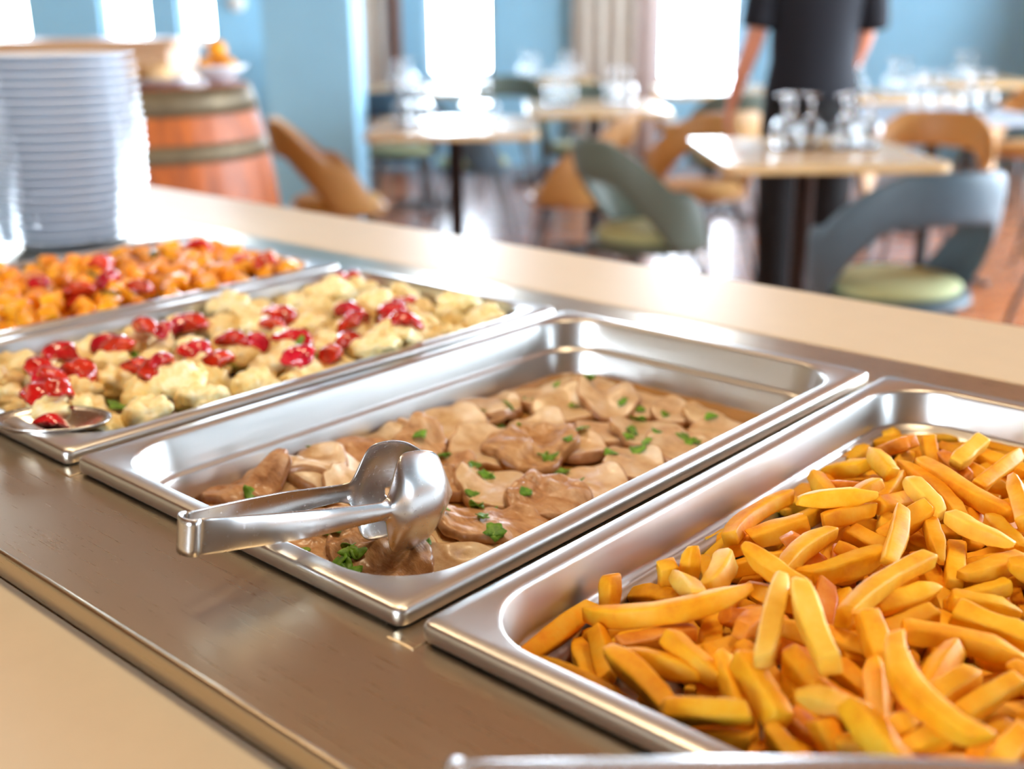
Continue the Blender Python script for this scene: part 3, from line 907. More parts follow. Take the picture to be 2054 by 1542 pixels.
FLORETS = [[3,1753,840,-193,169,677,703,-139],[7,723,1398,-235,13,-951,-246,189],[7,1398,4142,-236,103,844,482,-213],[0,2123,756,-225,73,-769,542,-331],[4,2476,4130,-181,256,-800,-538,-73],[6,819,2934,-265,294,74,196,933],[5,476,931,-231,0,589,800,-111],[4,747,4809,-182,87,950,-208,-214],[6,1868,4719,-271,318,-81,0,-945],[2,2249,1764,-199,74,115,-986,-100],[1,2195,1251,-201,222,794,-566,-13],[7,433,3595,-261,474,-190,145,-848],[4,1325,2261,-271,903,93,-39,417],[5,2394,4650,-225,58,-669,731,-124],[0,1271,1104,-206,210,-658,712,-126],[4,927,572,-192,198,752,-588,-222],[2,2697,1471,-200,44,-200,978,47],[1,1794,3923,-261,289,94,-274,-912],[3,2712,3894,-223,786,260,-155,539],[5,2678,2827,-270,989,-93,61,-97],[5,766,3318,-204,443,759,476,-27],[0,2081,3168,-257,371,-253,198,-871],[4,1445,1808,-268,982,-90,-131,102],[4,2702,949,-190,106,264,911,299],[2,1088,1563,-272,994,-75,-32,-67],[1,511,1785,-270,978,28,65,197],[7,2819,4275,-257,197,222,116,-948],[4,961,992,-202,396,268,-338,-811],[2,2721,1984,-200,3,828,-558,-60],[6,925,4063,-233,195,510,826,141],[6,1195,3183,-230,272,504,801,176],[6,1789,415,-221,111,-239,-232,-936],[7,1497,4905,-148,46,-133,858,495],[1,2776,4683,-149,608,-490,623,-59],[0,2801,3242,-100,501,358,672,-412],[0,1688,1208,-195,189,-289,-258,-902],[0,1803,2057,-269,984,-156,70,-47],[7,2594,589,-265,854,72,-156,491],[1,582,4028,-268,861,128,-95,-484],[6,1758,2949,-233,172,903,-360,-158],[0,435,4495,-259,947,28,209,242],[7,866,2066,-163,221,534,-750,-322],[3,2794,2472,-220,707,157,224,-652],[6,2193,2766,-218,514,835,35,-194],[0,2297,2397,-225,149,258,-905,304],[5,1569,3402,-185,369,237,-885,157],[1,2386,1451,-61,907,-169,9,384],[5,1507,4546,-142,319,-368,773,-407],[6,1952,3620,-269,44,-118,-38,991],[6,581,427,-152,424,631,-649,18],[1,2090,4289,-180,855,-289,-358,-241],[3,762,4464,-97,879,245,201,356],[6,1272,3664,-209,107,-488,530,685],[1,1379,454,-268,965,-146,65,208],[7,465,2219,-267,627,-149,18,-764],[7,2292,4877,-77,169,-243,289,910],[4,505,2634,-260,619,-124,203,748],[5,1356,2698,-264,285,-189,30,-939],[7,2217,382,-85,6,108,-764,636],[3,2461,3468,-266,903,125,-160,-378],[2,2813,3501,-66,447,-560,-461,-524],[6,1803,2486,-263,315,-153,142,926],[7,1636,4223,-74,572,-202,540,-583],[1,447,3289,-92,910,4,-343,231]]
TOMATO = [[-2250,860,-29],[-1970,820,-50],[-1740,610,-50],[-1710,740,48],[-1750,960,22],[-1390,470,30],[-1100,490,130],[-900,300,-50],[-1570,1430,-26],[-1260,1370,34],[-1190,1430,130],[-2590,1690,-50],[-2380,1680,-40],[-2430,2020,92],[-2350,2160,38],[-2660,2510,-50],[-2640,2600,-50],[-1660,1980,-21],[-1620,2070,-2],[-1290,2000,-50],[-1720,2490,-29],[-1590,2660,-50],[-2320,3390,-50],[-2120,3400,-50],[-1940,3120,-50],[-1390,2820,-40],[-750,2450,0],[-2380,1140,26],[-2980,4860,-50],[-3050,5090,-50],[-1720,3900,-23],[-1450,3760,-34],[-1310,3530,-38],[-930,3190,-50],[-1310,4090,10],[-1550,4420,-50],[-1430,4440,3],[-1140,3950,-50],[-1350,2910,-49],[-670,2480,38],[-640,2780,-10],[-590,3610,130]]
PARSLEY2 = [[-2280,1750,-100],[-1990,2650,-50],[-1310,2140,-100],[-1530,2080,-53],[-1060,920,-100],[-950,920,-100],[-910,2540,-100],[-830,2780,-82],[-980,2600,-100],[-1240,2860,-18]]
REDS = [[-4480,4570,10],[-4120,4670,62],[-5530,4640,74],[-5160,2340,39],[-4480,2460,47],[-5490,3290,93],[-5060,3380,-120],[-4730,2930,9],[-5130,2290,-120],[-4430,2410,-79],[-5350,3190,105],[-4550,2840,89],[-4120,2950,35]]
OLIVES = [[-5060,2590,-130],[-5130,3020,32],[-4040,2560,79],[-5560,3980,78]]
MEAT = [[570,3210,339,324,0],[610,2750,327,302,0],[690,1340,336,292,1],[590,2270,340,311,0],[600,1850,329,319,1],[770,1100,283,231,0],[900,1460,334,287,0],[820,4480,303,349,0],[1600,4460,250,287,0],[1920,4420,188,216,0],[2160,4500,167,192,0],[1180,4370,255,293,0],[710,3970,255,294,0],[620,3440,286,329,0],[2470,4300,233,238,0],[1150,3890,266,306,0],[1370,4200,249,287,0],[730,2820,344,281,0],[1260,3380,218,251,0],[1750,3630,206,237,0],[2050,3830,267,308,0],[2490,3770,310,278,0],[870,2400,190,219,1],[1280,2750,294,338,0],[1840,3220,190,218,0],[1590,2910,309,355,1],[2340,3240,217,249,0],[1340,2210,214,246,1],[2320,2670,303,320,0],[1620,2040,143,164,1],[1870,2200,261,301,0],[2300,2270,262,268,1],[530,700,160,139,1],[700,1420,276,284,0],[520,960,314,274,1],[1260,1440,221,254,0],[1250,870,266,210,1],[1630,1120,264,218,0],[1850,1420,238,249,0],[2300,1480,244,207,0],[2260,1690,347,271,1],[1660,740,254,204,1],[2110,1060,185,213,0],[1900,880,185,213,1],[2500,1180,311,213,0],[2220,810,269,186,1]]
PARSLEY = [[790,3190],[960,3270],[880,3450],[1280,3140],[800,2650],[890,2380],[1180,2340],[1460,3780],[1710,3400],[1850,3050],[2150,3200],[1200,3930],[1530,4190],[1830,4010],[1680,4250],[2000,3700],[2160,3510],[2270,3500],[2230,3700],[2360,3890],[2460,3920],[2300,4380],[1920,4270],[1750,2860],[1960,2790],[2070,2740],[1850,2560],[1690,2300],[2020,1830],[1860,1980],[2260,2610],[2190,2160],[2480,1550],[2260,1650],[1510,2340],[2130,1960],[810,4160],[780,3800],[1110,4250],[1040,3230],[2050,3580],[2250,3430],[2420,3870],[1840,2830],[550,1580],[710,1690],[770,860],[1630,850],[1740,830],[1640,620],[1610,550],[1850,570],[1980,650],[2040,650],[2010,710],[2050,610],[2050,740],[2110,650],[1950,750],[1980,560],[1180,2350],[1690,2310],[2020,1840],[2470,1540],[2260,1650],[2070,1450],[2260,1120]]

# ------------------------------------------------------------------ food in the pans
def place(o, x, y, z, q=None):
    o.location = (x, y, z)
    if q is not None:
        o.rotation_mode = 'QUATERNION'; o.rotation_quaternion = q
    return o

GF = 'french fries in the heap'
FRY_LABEL = 'golden french fry among the heap in the fries pan'
FRY_LOW = 'golden french fry deep between the others in the fries pan heap'
mats3 = [M['fry'], M['fry_pale'], M['fry_crisp']]
rng = random.Random(11)
for i, (a, c, sg, mt, lab) in enumerate(FRIES_TOP):
    A, B, s = Vector(a) / 1e4, Vector(c) / 1e4, Vector(sg) / 1e4
    d = B - A; L = d.length; d.normalize()
    w = .0108 + .0011 * math.sin(i * 2.3)
    sl = s - d * s.dot(d)
    if sl.length > .0008:
        y = sl.normalized(); sag = min(sl.length, L * .2)
    else:
        y = (Vector((0, 0, -1)) + d * d.z); 
        y = y.normalized() if y.length > .2 else d.orthogonal().normalized()
        q = Quaternion(d, rng.choice([0, .3, -.3, .6, 1.2])); y = q @ y; sag = L * rng.uniform(-.03, .05)
    z = d.cross(y)
    V, F = fry_geo(L * 1.06, w, sag, 500 + i)
    o = mesh('french_fry', V, F, mats3[mt])
    place(o, *((A + B) / 2 + y * sag * .667), Matrix((d, y, z)).transposed().to_quaternion())
    tag(o, lab or FRY_LABEL, 'french fry', GF)
protos = []
for (L, w, sg, sd) in FRYV:
    V, F = fry_geo(L, w, sg, sd); protos.append((V, F))
pm = {}
for (k, x, y, z, qw, qx, qy, qz) in FRIES_FILL:
    if k not in pm:
        o = pm[k] = mesh('french_fry', *protos[k], M['fry'])
    else:
        o = pm[k].copy(); COL.objects.link(o)
    place(o, PAN_X['fries'] + x / 1e4, y / 1e4, ZR + z / 1e4, Quaternion((qw, qx, qy, qz)).normalized())
    tag(o, FRY_LOW, 'french fry', 'french fries lower in the heap')

# carrots, red pepper and herbs
pm = {}
for (k, x, y, z, qw, qx, qy, qz) in CARROTS:
    if k not in pm:
        o = pm[k] = mesh('carrot_piece', *carrot_geo(k), M['carrot'])
    else:
        o = pm[k].copy(); COL.objects.link(o)
    place(o, PAN_X['carrot'] + x / 1e4, y / 1e4, ZR + z / 1e4, Quaternion((qw, qx, qy, qz)).normalized())
    far = y > 3400
    tag(o, 'orange carrot chunk in the far half of the carrot pan' if far else 'orange carrot chunk in the near half of the carrot pan', 'carrot', 'carrot chunks, far half' if far else 'carrot chunks, near half')
for i, (x, y, z) in enumerate(REDS):
    o = mesh('pepper_piece', *tomato_geo(40 + i, .0135), M['pepper'])
    place(o, x / 1e4, y / 1e4, ZR + z / 1e4, Quaternion((0, 0, 1), i * 1.9) @ Quaternion((1, 0, 0), .4 * math.sin(i)))
    tag(o, 'red pepper piece lying on the orange carrots', 'pepper', 'red pepper pieces on the carrots')
for i, (x, y, z) in enumerate(OLIVES):
    o = mesh('herb_sprig', *leaf_geo(70 + i, .013), M['olive']); solid(o, .0015)
    place(o, x / 1e4, y / 1e4, ZR + z / 1e4, Quaternion((0, 0, 1), i * 2.1) @ Quaternion((1, 0, 0), .3))
    tag(o, 'dark green herb lying on the orange carrots', 'herb', 'herbs on the carrots')

# cauliflower and tomato
pm = {}
def floret(k):
    P, F = floret_geo(k)
    r = thing('cauliflower_floret', 'x', 'cauliflower')
    mesh('head', list(P), F, M['floret'], r)
    V, F = stalk_geo(k)
    mesh('stalk', V, F, M['stalk'], r)
    return r
cnt = {}
for (k, x, y, z, qw, qx, qy, qz) in FLORETS:
    o = dup(pm[k]) if k in pm else pm.setdefault(k, floret(k))
    x, y = min(max(x, 450), 2800), min(max(y, 450), 4850)
    place(o, PAN_X['cauliflower'] + x / 1e4, y / 1e4, ZR + max(z, -225) / 1e4 + .0015, Quaternion((0, 0, 1), qw * .006 + k) @ Quaternion((1, 0, 0), qx * .0006) @ Quaternion((0, 1, 0), qy * .0006))
    zone = 'near end' if y < 1700 else ('middle' if y < 3400 else 'far end')
    side = 'pork pan side' if x > 2200 else ('carrot pan side' if x < 1000 else 'centre')
    tag(o, 'pale cauliflower floret, %s of its pan, %s' % (zone, side), 'cauliflower', 'florets at the %s, %s' % (zone, side))
for i, (x, y, z) in enumerate(TOMATO):
    o = mesh('tomato_piece', *tomato_geo(i, .0125 + .0025 * math.sin(i * 1.7)), M['tomato'])
    place(o, x / 1e4, y / 1e4, ZR + z / 1e4, Quaternion((0, 0, 1), i * 2.4) @ Quaternion((1, 0, 0), .5 * math.sin(i * 1.3)) @ Quaternion((0, 1, 0), .4 * math.cos(i * 2.1)))
    zone = 'near end' if y < 1700 else ('middle' if y < 3200 else 'far end')
    tag(o, 'glossy red tomato piece among the cauliflower, %s of the pan' % zone, 'tomato', 'tomato pieces at the %s' % zone)
for i, (x, y, z) in enumerate(PARSLEY2):
    o = mesh('parsley_leaf', *leaf_geo(200 + i, .009), M['parsley']); solid(o, .0008)
    place(o, x / 1e4, y / 1e4, ZR + z / 1e4, Quaternion((0, 0, 1), i * 2.1) @ Quaternion((1, 0, 0), .35))
    tag(o, 'green parsley leaf on the cauliflower', 'parsley', 'parsley on the cauliflower')

# sliced pork, each slice draped over the ones already laid
GX = np.arange(0, PW + .0015, .0015); GY = np.arange(0, PL + .0015, .0015)
def mound(x, y):
    d = np.minimum(np.minimum(x, PW - x), np.minimum(y, PL - y)); k = np.clip((d - .02) / .09, 0, 1); k = k * k * (3 - 2 * k)
    return ZR - .0525 + .004 * k
XX, YY = np.meshgrid(GX, GY, indexing='ij'); HM = mound(XX, YY)
def blur(A, n):
    for _ in range(n):
        P = np.pad(A, 1, mode='edge'); A = (P[:-2, 1:-1] + P[2:, 1:-1] + P[1:-1, :-2] + P[1:-1, 2:] + 2 * A) / 6
    return A
def hsample(A, x, y):
    fx = np.clip(x / .0015, 0, len(GX) - 1.001); fy = np.clip(y / .0015, 0, len(GY) - 1.001)
    i = fx.astype(int); j = fy.astype(int); u = fx - i; v = fy - j
    return A[i, j] * (1 - u) * (1 - v) + A[i + 1, j] * u * (1 - v) + A[i, j + 1] * (1 - u) * v + A[i + 1, j + 1] * u * v
CA, SA = math.cos(math.radians(42)), math.sin(math.radians(42))
MEAT_LAB = {}
NA, NRG = 56, 14
for i, (cx, cy, ra, rb, br) in enumerate(MEAT):
    g = np.random.default_rng(900 + i); cx, cy, ra, rb = cx / 1e4, cy / 1e4, ra * 1.16 / 1e4, rb * 1.08 / 1e4
    th = np.linspace(0, 2 * PI, NA, endpoint=False)
    amp = 1.0 + sum(g.normal() * s * np.cos(k * th + g.uniform(0, 6)) for k, s in ((2, .05), (3, .05), (4, .03), (6, .02), (9, .015 + .012 * br), (15, .012 + .012 * br)))
    T = .0064 + .0018 * g.random() + .0012 * br
    base = np.maximum(HM, blur(HM, 12)); base = blur(base, 16 if not br else 10)
    ldir = g.uniform(0, 2 * PI); lift = g.choice([0, .002, .005, .008])
    f = g.normal(size=(6, 2)) * 70; ph = g.uniform(0, 6, 6); f2 = g.normal(size=(10, 2)) * 260; ph2 = g.uniform(0, 6, 10)
    gdir = g.uniform(0, PI); 
    tops = []; bots = []
    rr = np.array([0.0, .18, .34, .48, .60, .70, .78, .85, .90, .94, .97, .99, 1.0, 1.0])
    prof = np.array([1, 1, 1, 1, 1, .995, .985, .965, .93, .87, .77, .62, .45, .12])
    VT = []
    def pt(r, p):
        u = ra * r * amp * np.cos(th); v = rb * r * amp * np.sin(th)
        x = cx + u * CA - v * SA; y = cy + u * SA + v * CA
        # keep inside the pan walls
        x = np.clip(x, .0265, PW - .0265); y = np.clip(y, .0265, PL - .0265)
        return x, y
    for r, p in zip(rr, prof):
        x, y = pt(r, p)
        b0 = hsample(base, x, y)
        und = .0009 * np.sin(np.outer(x, f[:, 0]) + np.outer(y, f[:, 1]) + ph).sum(1) / 2
        fine = (.00022 + .00045 * br) * np.sin(np.outer(x, f2[:, 0]) + np.outer(y, f2[:, 1]) + ph2).sum(1) / 1.5
        fib = br * .0006 * np.sin((x * math.cos(gdir) + y * math.sin(gdir)) * 900 + 3 * np.sin(x * 160 + ph[0]) + 2 * np.sin(y * 210))
        lf = lift * np.clip(np.cos(th - ldir), 0, 1) ** 2 * r ** 3
        z = b0 + T * p + (und + fine + fib) * p + lf
        VT.append(np.stack([x, y, z], 1))
    V = [VT[0].mean(0)]; 
    for R in VT[1:]: V += list(R)
    # underside ring follows the layer below
    x, y = pt(.97, 0); zb = np.minimum(hsample(base, x, y), VT[-1][:, 2] - .001) - .0004
    V += list(np.stack([x, y, zb], 1)); V.append(np.array([VT[0][:, 0].mean(), VT[0][:, 1].mean(), VT[0][:, 2].mean() - T]))
    n = len(rr) - 1; F = [(0, 1 + k, 1 + (k + 1) % NA) for k in range(NA)]
    for q in range(n):
        for k in range(NA):
            a0 = 1 + q * NA
            F.append((a0 + k, a0 + NA + k, a0 + NA + (k + 1) % NA, a0 + (k + 1) % NA))
    last = 1 + n * NA; F += [(last + k, len(V) - 1, last + (k + 1) % NA) for k in range(NA)]
    V = np.array(V); c0 = V[0].copy(); c0[2] -= T
    mi = [0] * NA + [1 if q >= 8 else 0 for q in range(n) for k in range(NA)] + [1] * NA
    o = mesh('pork_slice', V - c0, F, None, mats=[M['meat_brown'] if br else M['meat'], M['pork_rim']], midx=mi); o.location = c0 + np.array([PAN_X['meat'], 0, 0])
    subsurf(o, 1)
    # write the slice into the height map
    u = ((XX - cx) * CA + (YY - cy) * SA) / ra; v = (-(XX - cx) * SA + (YY - cy) * CA) / rb
    rad = np.hypot(u, v); a = np.arctan2(v, u); am = np.interp(np.mod(a, 2 * PI), np.append(th, 2 * PI), np.append(amp, amp[0])); q = rad / am
    ins = q < 1; HM = np.where(ins, np.maximum(HM, base + T * np.interp(q, rr[:-1], prof[:-1]) + lift * np.clip(np.cos(a - ldir), 0, 1) ** 2 * q ** 3), HM)
    zy = 'far end' if cy > .33 else ('middle' if cy > .17 else 'near end'); zx = 'left wall' if cx < .115 else ('right wall' if cx > .205 else 'centre line')
    lab = ('browned' if br else 'pale') + ' slice of pork at the %s of the pork pan, by the %s' % (zy, zx)
    tag(o, lab, 'pork', ('browned' if br else 'pale') + ' pork slices, %s, %s' % (zy, zx))
b = MB(); R = rrect(.0262, PW - .0262, .0262, PL - .0262, .038, 8)
o = mesh('meat_juice', [(x, y, -.0495) for x, y in R], [tuple(range(len(R)))], M['sauce']); o.location = (PAN_X['meat'], 0, ZR)
tag(o, 'thin brown juice around the pork slices', 'sauce', kind='stuff')
for i, (x, y) in enumerate(PARSLEY):
    x, y = min(max(x / 1e4, .034), PW - .034), min(max(y / 1e4, .034), PL - .034)
    z = float(hsample(HM, np.array([x]), np.array([y]))[0])
    dx = float(hsample(HM, np.array([x + .004]), np.array([y]))[0] - hsample(HM, np.array([x - .004]), np.array([y]))[0]) / .008
    dy = float(hsample(HM, np.array([x]), np.array([y + .004]))[0] - hsample(HM, np.array([x]), np.array([y - .004]))[0]) / .008
    o = mesh('parsley_leaf', *leaf_geo(i, .0054 + .0030 * ((i * 37 % 11) / 10)), M['parsley']); solid(o, .0006)
    place(o, x + PAN_X['meat'], y, z + .0016, Vector((0, 0, 1)).rotation_difference(Vector((-max(-.6, min(.6, dx)), -max(-.6, min(.6, dy)), 1)).normalized()) @ Quaternion((0, 0, 1), i * 1.7) @ Quaternion((1, 0, 0), .25 * math.sin(i)))
    zy = 'far end' if y > .33 else ('middle' if y > .17 else 'near end')
    tag(o, 'chopped green parsley leaf on the pork slices at the %s of the pan' % zy, 'parsley', 'parsley on the pork, %s' % zy)

# ------------------------------------------------------------------ dining room (its axes are turned 42 degrees against the counter)
RA = math.radians(42.0)
OX, OY = 0.7075, -0.3388
def RM(u, v, z=0.0):
    return (OX + u * math.cos(RA) - v * math.sin(RA), OY + u * math.sin(RA) + v * math.cos(RA), z)
UL, UR, VF, VB, HC = -5.0, 5.2, -4.0, 9.5, 2.9
def rbox(b, u0, u1, v0, v1, z0, z1): b.box(u0, u1, v0, v1, z0, z1, RM)
def struct(name, b, m, smooth=False):
    o = b.build(name, m, None, smooth); return tag(o, kind='structure')

def floormat():
    m, nt, b = newmat('terracotta_oak_floor')
    n = noise(nt, 3, 5, .6, (9, .8, 1)); r = ramp(nt, n.outputs[0], [(.3, S((168, 98, 60))), (.55, S((198, 128, 84))), (.8, S((216, 150, 106)))])
    tc = nt.nodes.new('ShaderNodeTexCoord'); br = nt.nodes.new('ShaderNodeTexBrick'); br.inputs['Scale'].default_value = 1.0
    br.inputs['Brick Width'].default_value = 1.2; br.inputs['Row Height'].default_value = .14; br.inputs['Mortar Size'].default_value = .004
    br.inputs['Color1'].default_value = (1, 1, 1, 1); br.inputs['Color2'].default_value = (.82, .82, .82, 1); br.inputs['Mortar'].default_value = (.45, .45, .45, 1)
    mp = nt.nodes.new('ShaderNodeMapping'); mp.inputs['Rotation'].default_value = (0, 0, -RA)
    nt.links.new(tc.outputs['Object'], mp.inputs[0]); nt.links.new(mp.outputs[0], br.inputs[0])
    mx = nt.nodes.new('ShaderNodeMix'); mx.data_type = 'RGBA'; mx.blend_type = 'MULTIPLY'; mx.inputs[0].default_value = 1
    nt.links.new(r.outputs[0], mx.inputs[6]); nt.links.new(br.outputs[0], mx.inputs[7]); nt.links.new(mx.outputs[2], b.inputs['Base Color'])
    setp(b, Roughness=.22, Coat_Weight=.4, Coat_Roughness=.12); return m
M['floor'] = floormat()
b = MB(); rbox(b, UL - .2, UR + .2, VF - .2, VB + .3, -.12, 0); struct('floor', b, M['floor'])
b = MB(); rbox(b, UL - .2, UR + .2, VF - .2, VB + .3, HC, HC + .12); struct('ceiling', b, M['ceil'])

def wall(name, along, pos, a0, a1, thick, holes, mat='blue'):
    """a wall with window openings; holes = (a0, a1, z0, z1) along the wall"""
    b = MB()
    def seg(x0, x1, z0, z1):
        if x1 - x0 < 1e-4 or z1 - z0 < 1e-4: return
        if along == 'u': rbox(b, x0, x1, min(pos, pos + thick), max(pos, pos + thick), z0, z1)
        else: rbox(b, min(pos, pos + thick), max(pos, pos + thick), x0, x1, z0, z1)
    x = a0
    for (h0, h1, z0, z1) in sorted(holes):
        seg(x, h0, 0, HC); seg(h0, h1, 0, z0); seg(h0, h1, z1, HC); x = h1
    seg(x, a1, 0, HC)
    return struct(name, b, M[mat])
HB = [(-4.75, -3.82, 1.02, 2.6), (-3.23, -2.85, 1.02, 2.6), (-2.62, -2.33, 1.00, 2.6), (-.66, -.13, .72, 2.6), (1.20, 1.84, .62, 2.6)]
HR = [(-2.4, -1.7, .9, 2.2), (1.9, 3.7, .25, 2.55), (4.3, 6.3, .25, 2.55), (7.2, 8.1, .8, 2.4)]  # last opening is unseen, added to lighten the right of the back wall
wall('wall_back', 'u', VB, UL - .2, UR + .2, .25, HB)
wall('wall_right', 'v', UR, VF, VB, .25, HR)
wall('wall_left', 'v', UL, VF, VB, -.2, [], 'beige')
HF = [(-4.7, -1.9, 1.5, 2.7)]  # unseen window added to light the pillar, barrel and plates from the front
wall('wall_front', 'u', VF, UL - .2, UR + .2, -.2, HF, 'beige')
wn = 0
for along, holes in (('u', HB), ('v', HR), ('f', HF)):
    for (h0, h1, z0, z1) in holes:
        wn += 1; b = MB(); f = .035
        def bar(x0, x1, q0, q1, bb=None, t0=.08, t1=.14):
            bb = bb or b
            if along == 'u': rbox(bb, x0, x1, VB + t0, VB + t1, q0, q1)
            elif along == 'f': rbox(bb, x0, x1, VF - t1, VF - t0, q0, q1)
            else: rbox(bb, UR + t0, UR + t1, x0, x1, q0, q1)
        bar(h0, h0 + f, z0, z1); bar(h1 - f, h1, z0, z1); bar(h0 + f, h1 - f, z0, z0 + f); bar(h0 + f, h1 - f, z1 - f, z1)
        if h1 - h0 > 1.0: bar((h0 + h1) / 2 - f / 2, (h0 + h1) / 2 + f / 2, z0 + f, z1 - f)
        w = struct('window_%d' % wn, b, M['frame']); w['label'] = 'bright window %s wall' % {'u': 'in the back', 'v': 'unseen in the right-hand', 'f': 'near'}[along]
        p = MB(); bar(h0 + f, h1 - f, z0 + f, z1 - f, p, .107, .111)
        p.build('pane', M['pane'], w, False)
        # sky portal: guides light sampling through this opening, emits nothing itself
        L = bpy.data.lights.new('portal', 'AREA'); L.shape = 'RECTANGLE'; L.size = h1 - h0; L.size_y = z1 - z0; L.cycles.is_portal = True
        lo = bpy.data.objects.new('portal', L); COL.objects.link(lo)
        if along == 'u':
            lo.location = RM((h0 + h1) / 2, VB + .24, (z0 + z1) / 2); lo.rotation_euler = (-PI / 2, 0, RA)      # shines to -v
        elif along == 'f':
            lo.location = RM((h0 + h1) / 2, VF - .18, (z0 + z1) / 2); lo.rotation_euler = (PI / 2, 0, RA)
        else:
            lo.location = RM(UR + .24, (h0 + h1) / 2, (z0 + z1) / 2); lo.rotation_euler = (-PI / 2, 0, RA - PI / 2)

b = MB(); rbox(b, -1.155, -.735, 5.60, 6.02, 0, HC)
o = bevel(struct('trim_1', b, M['blue']), .01); o['label'] = 'light blue square pillar behind the barrel'
b = MB(); rbox(b, -1.62, -1.245, 6.55, 6.75, 0, HC)
o = struct('trim_2', b, M['blue']); o['label'] = 'blue wall stub left of the pillar'
b = MB(); b.lathe([(.001, .03), (.030, .028), (.045, .018), (.048, .004), (.048, 0)], 28)
o = b.build('wall_fixture', M['white']); o.location = RM(-1.478, 6.549, 1.26); o.rotation_euler = (PI / 2, 0, RA)
tag(o, 'small round pale fixture high on the blue wall stub left of the pillar', 'wall fixture')

def curtain(u0, u1, z0, z1, v, mat, lab):
    b = MB(); n = int((u1 - u0) / .015); V = []; F = []
    for i in range(n + 1):
        u = u0 + (u1 - u0) * i / n; w = .028 * math.sin(i * .75) + .012 * math.sin(i * 2.1 + 1)
        for z in (z0, (z0 + z1) / 2, z1): V.append(RM(u, v + w, z))
    for i in range(n):
        for j in range(2): F.append((i * 3 + j, i * 3 + 3 + j, i * 3 + 4 + j, i * 3 + 1 + j))
    o = mesh('curtain', V, F, mat); solid(o, .004)
    tag(o, lab, 'curtain'); return o
curtain(-1.22, -.98, .03, 2.7, 9.42, M['curtain'], 'pale grey curtain beside the blue pillar')
curtain(-.97, -.84, .03, 2.7, 9.40, M['curtain_dark'], 'narrow taupe curtain left of the middle window')
curtain(.50, 1.00, .03, 2.7, 9.40, M['curtain'], 'wide beige curtain between the blue wall panel and the large window')
curtain(1.01, 1.19, .03, 2.7, 9.42, plain('rosy_curtain', (222, 206, 200), .85, nz=10, var=.04), 'pinkish white curtain at the left edge of the large window')

# ------------------------------------------------------------------ furniture
def pane_loop(w, d, r): return rrect(-w / 2, w / 2, -d / 2, d / 2, r, 5)
def make_table(w, d, label, top='tabletop'):
    t = thing('bistro_table', label, 'table')
    R = []
    for k, z in ((.985, .722), (1, .725), (1, .747), (.985, .750)):
        R.append([(x * k, y * k, z) for x, y in pane_loop(w, d, .04)])
    V, F = rloft(R, True, True); o = mesh('tabletop', V, F, M[top], t, False)
    b = MB(); b.lathe([(.032, .03), (.032, .70), (.10, .712), (.10, .722)], 20); b.build('column', M['black'], t)
    b = MB(); b.lathe([(.001, .05), (.05, .05), (.05, .02), (.001, .02)], 20)
    b.build('hub', M['black'], t)
    for k in range(4):
        a = k * PI / 2 + PI / 4; b = MB()
        b.tube([(.03 * math.cos(a), .03 * math.sin(a), .036), (.18 * math.cos(a), .18 * math.sin(a), .028), (.33 * math.cos(a), .33 * math.sin(a), .013)], [.020, .016, .011], 8)
        b.build('foot', M['black'], t)
    return t

def make_chair(label, shell, cush):
    t = thing('shell_armchair', label, 'chair')
    # backrest: one band that rises behind, sweeps down along the arms and joins the seat in front
    N = 44; V = []; F = []
    for i in range(N + 1):
        p = -1 + 2 * i / N; a = p * math.radians(128); q = abs(p)
        zu = .80 - .02 * q - .15 * min(1, max(0, (q - .22) / .42)) ** 1.3 - .16 * max(0, (q - .72) / .28) ** 1.5
        zl = .665 - .03 * q - .22 * min(1, max(0, (q - .26) / .42)) ** 1.2 - .01 * max(0, (q - .7) / .3)
        zl = max(.425, zl)
        for j in range(7):
            s = j / 6; z = zl + (zu - zl) * s
            r = .87 * (.235 + .055 * (z - .44) / .36 + .008 * math.sin(PI * s))
            V.append((r * math.sin(a) * 1.06, -r * math.cos(a) * (1.0 if q < .7 else 1.0), z))
    for i in range(N):
        for j in range(6): F.append((i * 7 + j, i * 7 + j + 1, i * 7 + 8 + j, i * 7 + 7 + j))
    solid(mesh('backrest', V, F, shell, t), .014, 0)
    R = []
    for k, z in ((.80, .415), (.96, .418), (1.0, .430), (.99, .442), (.93, .447)):
        R.append([(.205 * k * math.cos(x) * 1.04, .205 * k * math.sin(x) + .005, z) for x in [2 * PI * i / 36 for i in range(36)]])
    V, F = rloft(R, True, True); mesh('seat', V, F, shell, t)
    R = []
    for k, z in ((.86, .447), (.92, .455), (.92, .468), (.84, .480), (.5, .484)):
        R.append([(.196 * k * math.cos(x) * 1.03, .196 * k * math.sin(x) + .005, z) for x in [2 * PI * i / 36 for i in range(36)]])
    V, F = rloft(R, True, True); mesh('cushion', V, F, cush, t)
    for sx in (-1, 1):
        for sy in (-1, 1):
            b = MB(); b.tube([(sx * .11, sy * .11 + .005, .420), (sx * .165, sy * .175 + .005, .20), (sx * .195, sy * .21 + .005, .004)], [.011, .010, .008], 8)
            b.build('leg', M['leg'], t)
    return t

